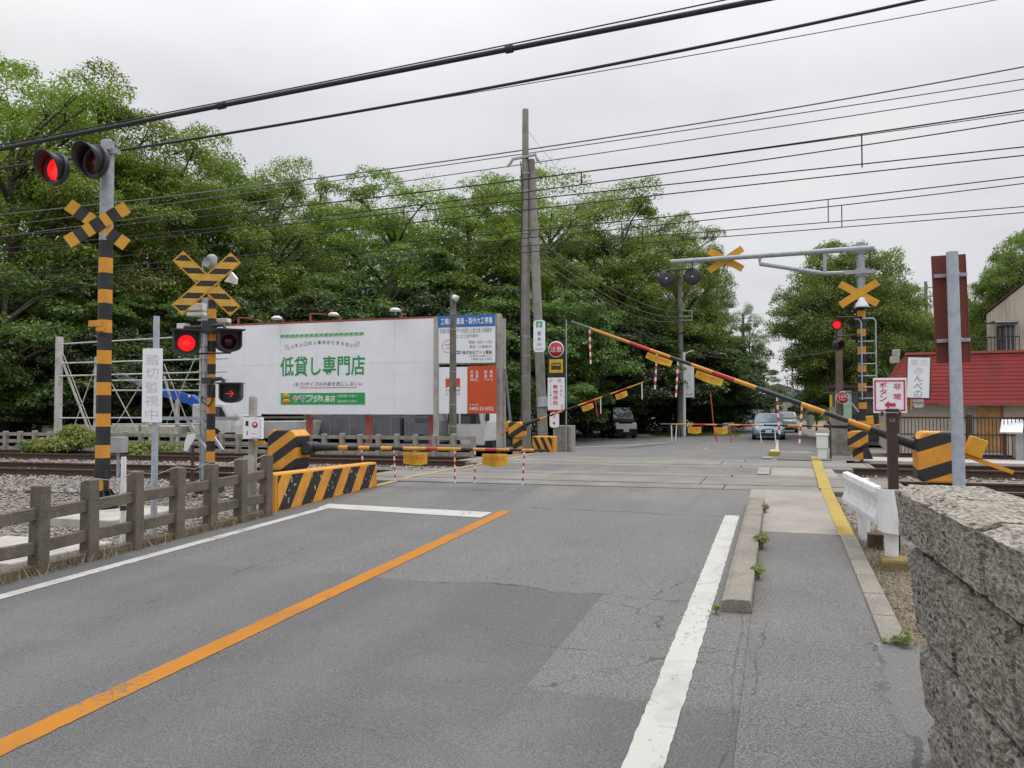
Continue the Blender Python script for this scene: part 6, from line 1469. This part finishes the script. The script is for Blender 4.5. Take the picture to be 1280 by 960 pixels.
def leaves(r,cent,rad,flat,N,ls,up=.55):
    """N leaf quads spread over the outer volume of flattened clumps -> (N,4,3)"""
    k=r.randint(0,len(cent),N); C=cent[k]; Rr=rad[k]
    v=r.normal(size=(N,3)); v/=np.linalg.norm(v,axis=1)[:,None]
    v[:,2]=np.where(v[:,2]<-.25,-v[:,2]*.6,v[:,2])
    s=r.uniform(.45,1.06,N)**.5
    P=C+v*(Rr*s)[:,None]*np.array([1,1,flat])
    nrm=v*np.array([.7,.7,1])+r.normal(size=(N,3))*.55+np.array([0,0,up]); nrm/=np.linalg.norm(nrm,axis=1)[:,None]
    t=r.normal(size=(N,3)); t-=nrm*(t*nrm).sum(1)[:,None]; t/=np.linalg.norm(t,axis=1)[:,None]
    b=np.cross(nrm,t); L=(ls*r.uniform(.6,1.25,N))[:,None]; Wd=L*r.uniform(.38,.62,N)[:,None]
    bend=nrm*L*.18
    return np.stack([P-t*L,P+b*Wd-bend*.0+bend,P+t*L-bend,P-b*Wd+bend*.6],1)
def leafmesh(name,Q,m):
    N=len(Q); me=bpy.data.meshes.new(name); me.vertices.add(N*4); me.vertices.foreach_set('co',Q.reshape(-1))
    me.loops.add(N*4); me.loops.foreach_set('vertex_index',np.arange(N*4,dtype=np.int32))
    me.polygons.add(N); me.polygons.foreach_set('loop_start',np.arange(0,N*4,4,dtype=np.int32)); me.polygons.foreach_set('loop_total',np.full(N,4,dtype=np.int32))
    me.materials.append(m); me.update(calc_edges=True); return me
def tree_meshes(seed,H,Rc,base,nclump,nleaf,lm,ls=.16,cr=(.7,1.35),flat=.5,shape='dome',openness=.0):
    r=np.random.RandomState(seed); py=random.Random(seed)
    cent=[];rad=[]
    zc=base+(H-base)*.42; per=7; L_=[]
    nl=max(6,nclump//per); tries=0
    while len(L_)<nl:                                   # lobes, kept apart from one another
        tries+=1
        u=r.normal(size=3); u/=np.linalg.norm(u); s=r.uniform(.2,1)**.4; h=u[2]*s
        if shape=='dome':
            z=zc+(H-zc-.9)*h if h>0 else zc+(zc-base)*h; rr_=Rc*.86*(1-.08*abs(h))
        else:
            t=r.uniform(0,1); z=base+(H-base-.4)*t; rr_=Rc*(1.0-.72*t)
        wob=1+.25*mnoise.noise(Vector((u[0]*1.6+seed,u[1]*1.6,z*.25)))
        c=np.array([u[0]*s*rr_*wob,u[1]*s*rr_*wob,z]); lr=r.uniform(*cr)*1.25
        if tries<4000 and any(np.linalg.norm((c-q)*np.array([1,1,1.2]))<(lr+w_)*.46 for q,w_ in L_): continue
        L_.append((c,lr))
    for c,lr in L_:
        for _ in range(per):
            u=r.normal(size=3); u/=np.linalg.norm(u); u[2]=abs(u[2])*.9-.15
            cent.append(c+u*lr*r.uniform(.4,1.0)*np.array([1,1,.78])); rad.append(lr*r.uniform(.34,.60))
    cent=np.array(cent); rad=np.array(rad)
    Q=leaves(r,cent,rad,flat,nleaf,ls)
    # sprays reaching out of the outline
    ns=int(nleaf*.10); k=r.randint(0,len(cent),ns); v=r.normal(size=(ns,3)); v/=np.linalg.norm(v,axis=1)[:,None]
    crown=leafmesh('crown',Q,lm)
    # trunk and limbs
    mb=MB(); tr_=.022*H+.05
    pts=[Vector((0,0,-.3))]; x=y=0
    nseg=6; hT=base+(H-base)*.75
    for i in range(1,nseg+1):
        x+=py.uniform(-.18,.18)*H/12; y+=py.uniform(-.18,.18)*H/12; pts.append(Vector((x,y,hT*i/nseg)))
    mb.path(pts,[tr_*(1.25 if i==0 else (1-.85*i/nseg)) for i in range(nseg+1)],M_bark,9)
    order=list(range(len(cent))); py.shuffle(order)
    for k in order[:min(30,len(cent))]:
        c=Vector(cent[k]); t=max(.25,min(.95,(c.z-Rc*.45)/hT)) ; f=t*nseg; i=int(min(nseg-1,f)); p=pts[i]+(pts[i+1]-pts[i])*(f-i)
        if p.z>c.z: p=pts[0]+(p-pts[0])*max(.3,(c.z-.4)/p.z)
        m1=p+(c-p)*.45+Vector((0,0,.10*(c-p).length)); r0=tr_*(1-.8*t)*.55+.02
        mb.path([p,m1,c],[r0,r0*.6,r0*.22],M_bark,6,False)
        for q in range(2):
            e=c+Vector((py.uniform(-1,1),py.uniform(-1,1),py.uniform(-.1,.5)))*rad[k]*.8; mb.path([m1+(c-m1)*.5,e],[r0*.35,r0*.12],M_bark,5,False)
    me=bpy.data.meshes.new('trunk'); me.from_pydata(mb.v,[],mb.f); me.materials.append(M_bark); me.polygons.foreach_set('use_smooth',[True]*len(mb.f))
    return crown,me,H,Rc
V={}
V['A']=tree_meshes(11,17,5.6,3.4,380,70000,M_leafA,.080,(1.0,1.9),.85)
V['B']=tree_meshes(12,17,5.2,3.0,350,66000,M_leafA,.078,(1.0,1.85),.85)
V['C']=tree_meshes(13,16,4.8,3.0,310,58000,M_leafB,.078,(.95,1.8),.85)
V['D']=tree_meshes(14,15,5.0,4.5,220,17000,M_leafA,.080,(.7,1.2),.8)              # sparse
V['U']=tree_meshes(15,7,3.2,.5,300,40000,M_leafB,.068,(.5,.95),.7)
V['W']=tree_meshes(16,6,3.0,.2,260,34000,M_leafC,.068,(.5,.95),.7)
V['Z']=tree_meshes(17,11,5.0,1.2,620,90000,M_leafZ,.072,(.85,1.5),.8)
V['N']=tree_meshes(18,9,2.4,.6,260,30000,M_leafB,.065,(.4,.8),.7,'cone')
cnt=0
def tree(label,px,top,dep,var,ws=1.0,zg=-.2,cat='tree',grp='trees of the wood and roadside',name='tree',rot=None,hw=None):
    global cnt; cnt+=1
    crown,trunk,H,Rc=V[var]; c=D(px,500,dep); ztop=EYE+(511-top)*dep/FPX
    h=ztop-zg; s=h/(H-.5)
    if hw: ws=hw*dep/FPX/(Rc*s)
    T=thing(name,label,cat,(c.x,c.y,zg),0,grp)
    a=rot if rot is not None else cnt*2.399
    for nm,me in (('trunk',trunk),('crown',crown)):
        o=bpy.data.objects.new(nm,me); COL.objects.link(o); o.parent=T; ROOT[o.name]=Matrix()
        o.rotation_euler=(0,0,a); o.scale=(s*ws,s*ws,s)
    return T
for a in [
 ('large fresh green tree at the far left edge, tallest of the wood',15,62,35,'A',1.0),
 ('large green tree rising behind the tallest signal pole lamps',118,98,37,'B',.95),
 ('tall green tree right of the tallest signal pole',212,150,39,'A',.95),
 ('deep green tree behind the slimmer crossing signal',272,205,44,'C',1.0),
 ('fresh green rounded tree above the left part of the billboard',340,200,43,'B',.85),
 ('thin sparse tree with pale gaps above the middle of the billboard',405,212,50,'D',.8),
 ('broad green tree above the billboard lettering',490,216,46,'A',1.02),
 ('broad green tree left of the tallest utility pole',590,214,47,'B',1.05),
 ('green tree directly behind the tallest utility pole',690,206,50,'A',.95),
 ('full green tree right of the tallest utility pole',778,230,53,'B',1.05),
 ('broad green tree above the black minivan reaching towards the crossbuck',848,262,57,'A',-72),
 ('green tree at the right end of the wood, nearest the far road',882,316,62,'C',-38)]:
    tree(a[0],*a[1:5],ws=max(a[5],.1),hw=-a[5] if a[5]<0 else None)
for a in [
 ('second-row tree filling the back of the wood at the left edge',62,120,47,'B',1.2),
 ('second-row deep green tree behind the rounded tree',300,235,54,'C',1.2),
 ('second-row tree behind the gap over the billboard',440,258,56,'B',1.25),
 ('second-row tree just left of the strut pole',640,238,60,'B',1.25),
 ('second-row tree behind the slender pole',800,300,68,'C',1.0)]:
    tree(a[0],*a[1:5],ws=a[5])
und=[(12,325,30.5,'U'),(70,395,31,'W'),(118,370,33,'U'),(172,400,32,'W'),(215,360,35,'U'),(262,375,35,'U'),(310,345,37,'U'),(355,365,36,'W'),(408,335,38,'U'),(455,350,38,'W'),(500,300,40,'U'),(545,350,38,'W'),(590,335,40,'U'),(630,365,38,'U'),(700,350,42,'U'),(735,385,47,'W'),(765,375,52,'U'),(800,390,54,'W'),(835,380,55,'U'),(868,398,58,'U'),(895,420,60,'W'),(30,420,33,'W'),(145,440,36,'W')]
words_=['at the left edge','just left of the tallest signal pole','behind the tallest signal pole base','behind the white notice sign','above the blue crane boom','behind the striped crossbuck','behind the billboard left end','under the rounded tree','behind the billboard floodlights','behind the middle of the billboard','above the right floodlight','behind the billboard right end','behind the blue-headed board','left of the tallest utility pole','right of the leaning strut pole','beside the raised barrier tip','above the black minivan','right of the black minivan','left of the slender pole','right of the slender pole','near the white house','low at the left edge','behind the white steel frame']
for (px,t,d,v),w in zip(und,words_):
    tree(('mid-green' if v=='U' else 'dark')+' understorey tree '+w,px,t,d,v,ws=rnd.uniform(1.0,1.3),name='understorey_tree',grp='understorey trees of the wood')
for a in [
 ('tall narrow roadside tree left of the far road',890,352,66,'C',36),('dark pruned conical tree left of the blue car',903,420,60,'N',44),('fresh green roadside tree beyond the conical tree',936,386,84,'C',25),('distant green roadside tree at the end of the left row',956,458,120,'U',28),('mid-distance leafy tree over the white house',925,425,76,'U',26),
 ('distant rounded tree right of the far road',1001,490,120,'U',12),('round dark roadside tree at the foot of the big round tree',1020,455,64,'U',16)]:
    tree(*a[:5],hw=a[5],name='roadside_tree',grp='roadside trees along the far road')
for a in [
 ('big round zelkova-like tree right of the far road behind the cantilever signal',1064,298,45,'Z',96),('tree merging with the big round tree on its right, above the red roof',1118,352,47,'Z',62),
 ('tall fresh green tree at the right edge behind the cream warehouse',1300,278,54,'Z',82),('lower green tree left of the cream warehouse',1238,345,56,'Z',48),('small green tree in the gap behind the brown sign',1148,392,58,'U',34),('dark tree under the big round tree',1052,400,50,'W',50),('leafy tree in front of the tall one at the right edge',1275,318,52,'Z',58),('second tree filling the back of the big round tree',1050,318,49,'Z',72),('tree behind the tree above the red roof',1128,372,53,'Z',48),('low dark tree behind the small pale shop',1085,425,48,'W',50)]:
    tree(*a[:5],hw=a[5],grp='trees right of the far road')
# undergrowth: one uncountable mass along the wood's floor and a far wood behind
r=np.random.RandomState(5)
def mass(name,label,spots,N,ls,m,flat=.6):
    cent=np.array([s[:3] for s in spots]); rad=np.array([s[3] for s in spots])
    me=leafmesh(name,leaves(r,cent,rad,flat,N,ls),m); o=bpy.data.objects.new(name,me); COL.objects.link(o); ROOT[o.name]=Matrix()
    tag(o,label,'undergrowth',kind='stuff')
sp=[]
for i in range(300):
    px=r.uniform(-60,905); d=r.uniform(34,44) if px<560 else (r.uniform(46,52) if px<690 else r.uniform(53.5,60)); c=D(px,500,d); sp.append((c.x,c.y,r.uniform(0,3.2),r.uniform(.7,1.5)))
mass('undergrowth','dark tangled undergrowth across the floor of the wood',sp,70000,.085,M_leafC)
sp=[]
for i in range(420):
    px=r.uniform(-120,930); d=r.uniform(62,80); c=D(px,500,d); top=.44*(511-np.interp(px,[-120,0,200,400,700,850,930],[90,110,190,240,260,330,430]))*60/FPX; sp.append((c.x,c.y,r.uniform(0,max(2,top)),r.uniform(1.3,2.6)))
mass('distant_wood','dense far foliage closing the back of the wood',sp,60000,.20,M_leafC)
sp=[]
for i in range(90):
    px=r.choice([r.uniform(925,958),r.uniform(1010,1060),r.uniform(1060,1290)]); d=r.uniform(90,150); c=D(px,500,d); sp.append((c.x,c.y,r.uniform(0,3.5),r.uniform(1,2.2)))
mass('distant_wood','low distant greenery along both sides of the far road',sp,22000,.16,M_leafB)
# bush at the far fence, verge plants, kerb weeds
def plant(name,label,c,Rr,h,N,ls,m,stems=6,flat=.8,cat='plant'):
    T=thing(name,label,cat,tuple(c)); rs=np.random.RandomState(int(abs(c[0]*100))%9999)
    cent=np.stack([rs.normal(0,Rr*.45,10),rs.normal(0,Rr*.45,10),rs.uniform(.25,.85,10)*h],1)
    me=leafmesh('foliage',leaves(rs,cent,np.full(10,Rr*.5),flat*h/Rr*.5+.2,N,ls),m); o=bpy.data.objects.new('foliage',me); COL.objects.link(o); o.parent=T
    mb=MB()
    for i in range(stems): q=cent[i]; mb.path([(0,0,-.02),(q[0]*.4,q[1]*.4,q[2]*.6),tuple(q)],[.02*h,.015*h,.006*h],M_bark,5)
    me=bpy.data.meshes.new('stems'); me.from_pydata(mb.v,[],mb.f); me.materials.append(M_bark); o=bpy.data.objects.new('stems',me); COL.objects.link(o); o.parent=T
    return T
c=D(92,563,22.6); plant('bush','bright yellow-green bush growing against the far concrete fence',(c.x,c.y,.0),.95,1.15,5200,.06,M_leafD,cat='bush')
c=D(190,560,22.2); plant('bush','low straggly green bush at the far fence behind the white notice sign',(c.x,c.y,.0),.7,.6,1600,.05,M_leafD,cat='bush')
c=D(55,560,22.3); plant('bush','dull green bush at the far fence left of the yellow-green bush',(c.x,c.y,.0),.6,.75,2000,.05,M_leafB,cat='bush')
for (x,y,s,l) in ((-.165,9.9,.9,'tiny green weed at the far end of the long kerb block'),(-.16,7.75,1.25,'leafy green weed halfway along the long kerb block'),(-.165,6.55,1.0,'small green weed near the near end of the long kerb block'),(.66,5.10,.85,'green weed at the broken end of the pavement kerb'),(-.42,5.52,.5,'tiny weed at the near corner of the long kerb block')):
    plant('weed',l,(x,y,prof(y)+.01),.07*s,.11*s,420,.0105*s,M_leafD,5,cat='weed')
def grassmass(name,label,xr,yr,N,h,m,zf,seed):
    rs=np.random.RandomState(seed); P=np.stack([rs.uniform(*xr,N),rs.uniform(*yr,N),np.zeros(N)],1); P[:,2]=[zf(p[0],p[1]) for p in P]
    a=rs.uniform(0,6.28,N); le=(h*rs.uniform(.4,1.3,N))[:,None]; d=np.stack([np.cos(a),np.sin(a),np.zeros(N)],1); tip=P+np.stack([rs.normal(0,.55,N),rs.normal(0,.55,N),np.ones(N)],1)*le
    w=(.06*le); me=leafmesh(name,np.stack([P-d*w,P+d*w,tip+d*w*.2,tip-d*w*.2],1),m); o=bpy.data.objects.new(name,me); COL.objects.link(o); ROOT[o.name]=Matrix()
    tag(o,label,'grass',kind='stuff')
grassmass('dry_grass','dry brown grass and litter at the foot of the road fence',(-6.3,-5.86),(3.2,8.2),4200,.085,M_dry,lambda x,y:gz(x,y) if x<-6.05 else prof(y),3)
grassmass('dry_grass','dry straw between the pavement kerb and the guardrail',(.72,1.15),(4.9,9.4),4200,.05,M_dry,lambda x,y:gz(x,y),4)
c=D(880,545,51)
grassmass('verge_grass','short green grass on the verge left of the far road',(c.x-5,c.x+2.2),(51,60),9000,.16,M_leafD,lambda x,y:gz(x,y),6)

# ================================================================ SKY, SUN, CAMERA
SUN_EL,SUN_AZ=62,35
w=bpy.data.worlds.new('World'); scene.world=w; w.use_nodes=True; n=w.node_tree; bg=n.nodes['Background']
sky=nd(n,'ShaderNodeTexSky',sky_type='NISHITA'); sky.sun_disc=False; sky.sun_elevation=R(SUN_EL); sky.sun_rotation=R(SUN_AZ); sky.air_density=1.5; sky.dust_density=3
hs=nd(n,'ShaderNodeHueSaturation',Saturation=.15); n.links.new(sky.outputs[0],hs.inputs['Color'])
tc=nd(n,'ShaderNodeTexCoord'); sx=nd(n,'ShaderNodeSeparateXYZ'); n.links.new(tc.outputs['Generated'],sx.inputs[0])
zc=mth(n,'ADD',mth(n,'MAXIMUM',sx.outputs[2],0),.28); cx=mth(n,'DIVIDE',sx.outputs[0],zc); cy=mth(n,'DIVIDE',sx.outputs[1],zc)
cb=nd(n,'ShaderNodeCombineXYZ'); n.links.new(cx,cb.inputs[0]); n.links.new(cy,cb.inputs[1])
f=noise(n,.9,5,cb.outputs[0],.5); f2=noise(n,2.6,5,cb.outputs[0],.5)
fm=ramp(n,mth(n,'ADD',mth(n,'MULTIPLY',f,.75),mth(n,'MULTIPLY',f2,.25)),.36,.64)
col=mixc(n,fm,(6.3,6.4,6.85),(8.5,8.5,8.65))
gain=mth(n,'ADD',1.0,mth(n,'MULTIPLY',ramp(n,sx.outputs[2],.36,.9),1.8))
gm=nd(n,'ShaderNodeVectorMath',operation='SCALE'); n.links.new(col,gm.inputs[0]); n.links.new(gain,gm.inputs['Scale'])
fin=mixc(n,.88,hs.outputs[0],gm.outputs[0]); n.links.new(fin,bg.inputs['Color']); bg.inputs['Strength'].default_value=.1
L=bpy.data.lights.new('sun','SUN'); L.energy=1.5; L.angle=R(25); L.color=(1,.97,.93); so=bpy.data.objects.new('sun',L); COL.objects.link(so)
so.rotation_euler=(R(90-SUN_EL),0,R(180-SUN_AZ)); so.location=(0,0,30)
cam=bpy.data.cameras.new('camera'); co=bpy.data.objects.new('camera',cam); COL.objects.link(co); scene.camera=co
cam.sensor_width=36; cam.lens=FPX/1280*36; cam.clip_end=2000; cam.clip_start=.05
co.location=(0,0,EYE); co.rotation_euler=(R(90)+PITCH,0,YAW)
vs_=scene.view_settings; vs_.view_transform='Standard'; vs_.look='None'; vs_.gamma=1; vs_.use_curve_mapping=False; vs_.exposure=0.06
scene.cycles.max_bounces=6; scene.cycles.diffuse_bounces=3; scene.cycles.glossy_bounces=2; scene.cycles.transmission_bounces=2; scene.cycles.transparent_max_bounces=4
scene.cycles.use_denoising=True
scene.cycles.caustics_reflective=False; scene.cycles.caustics_refractive=False
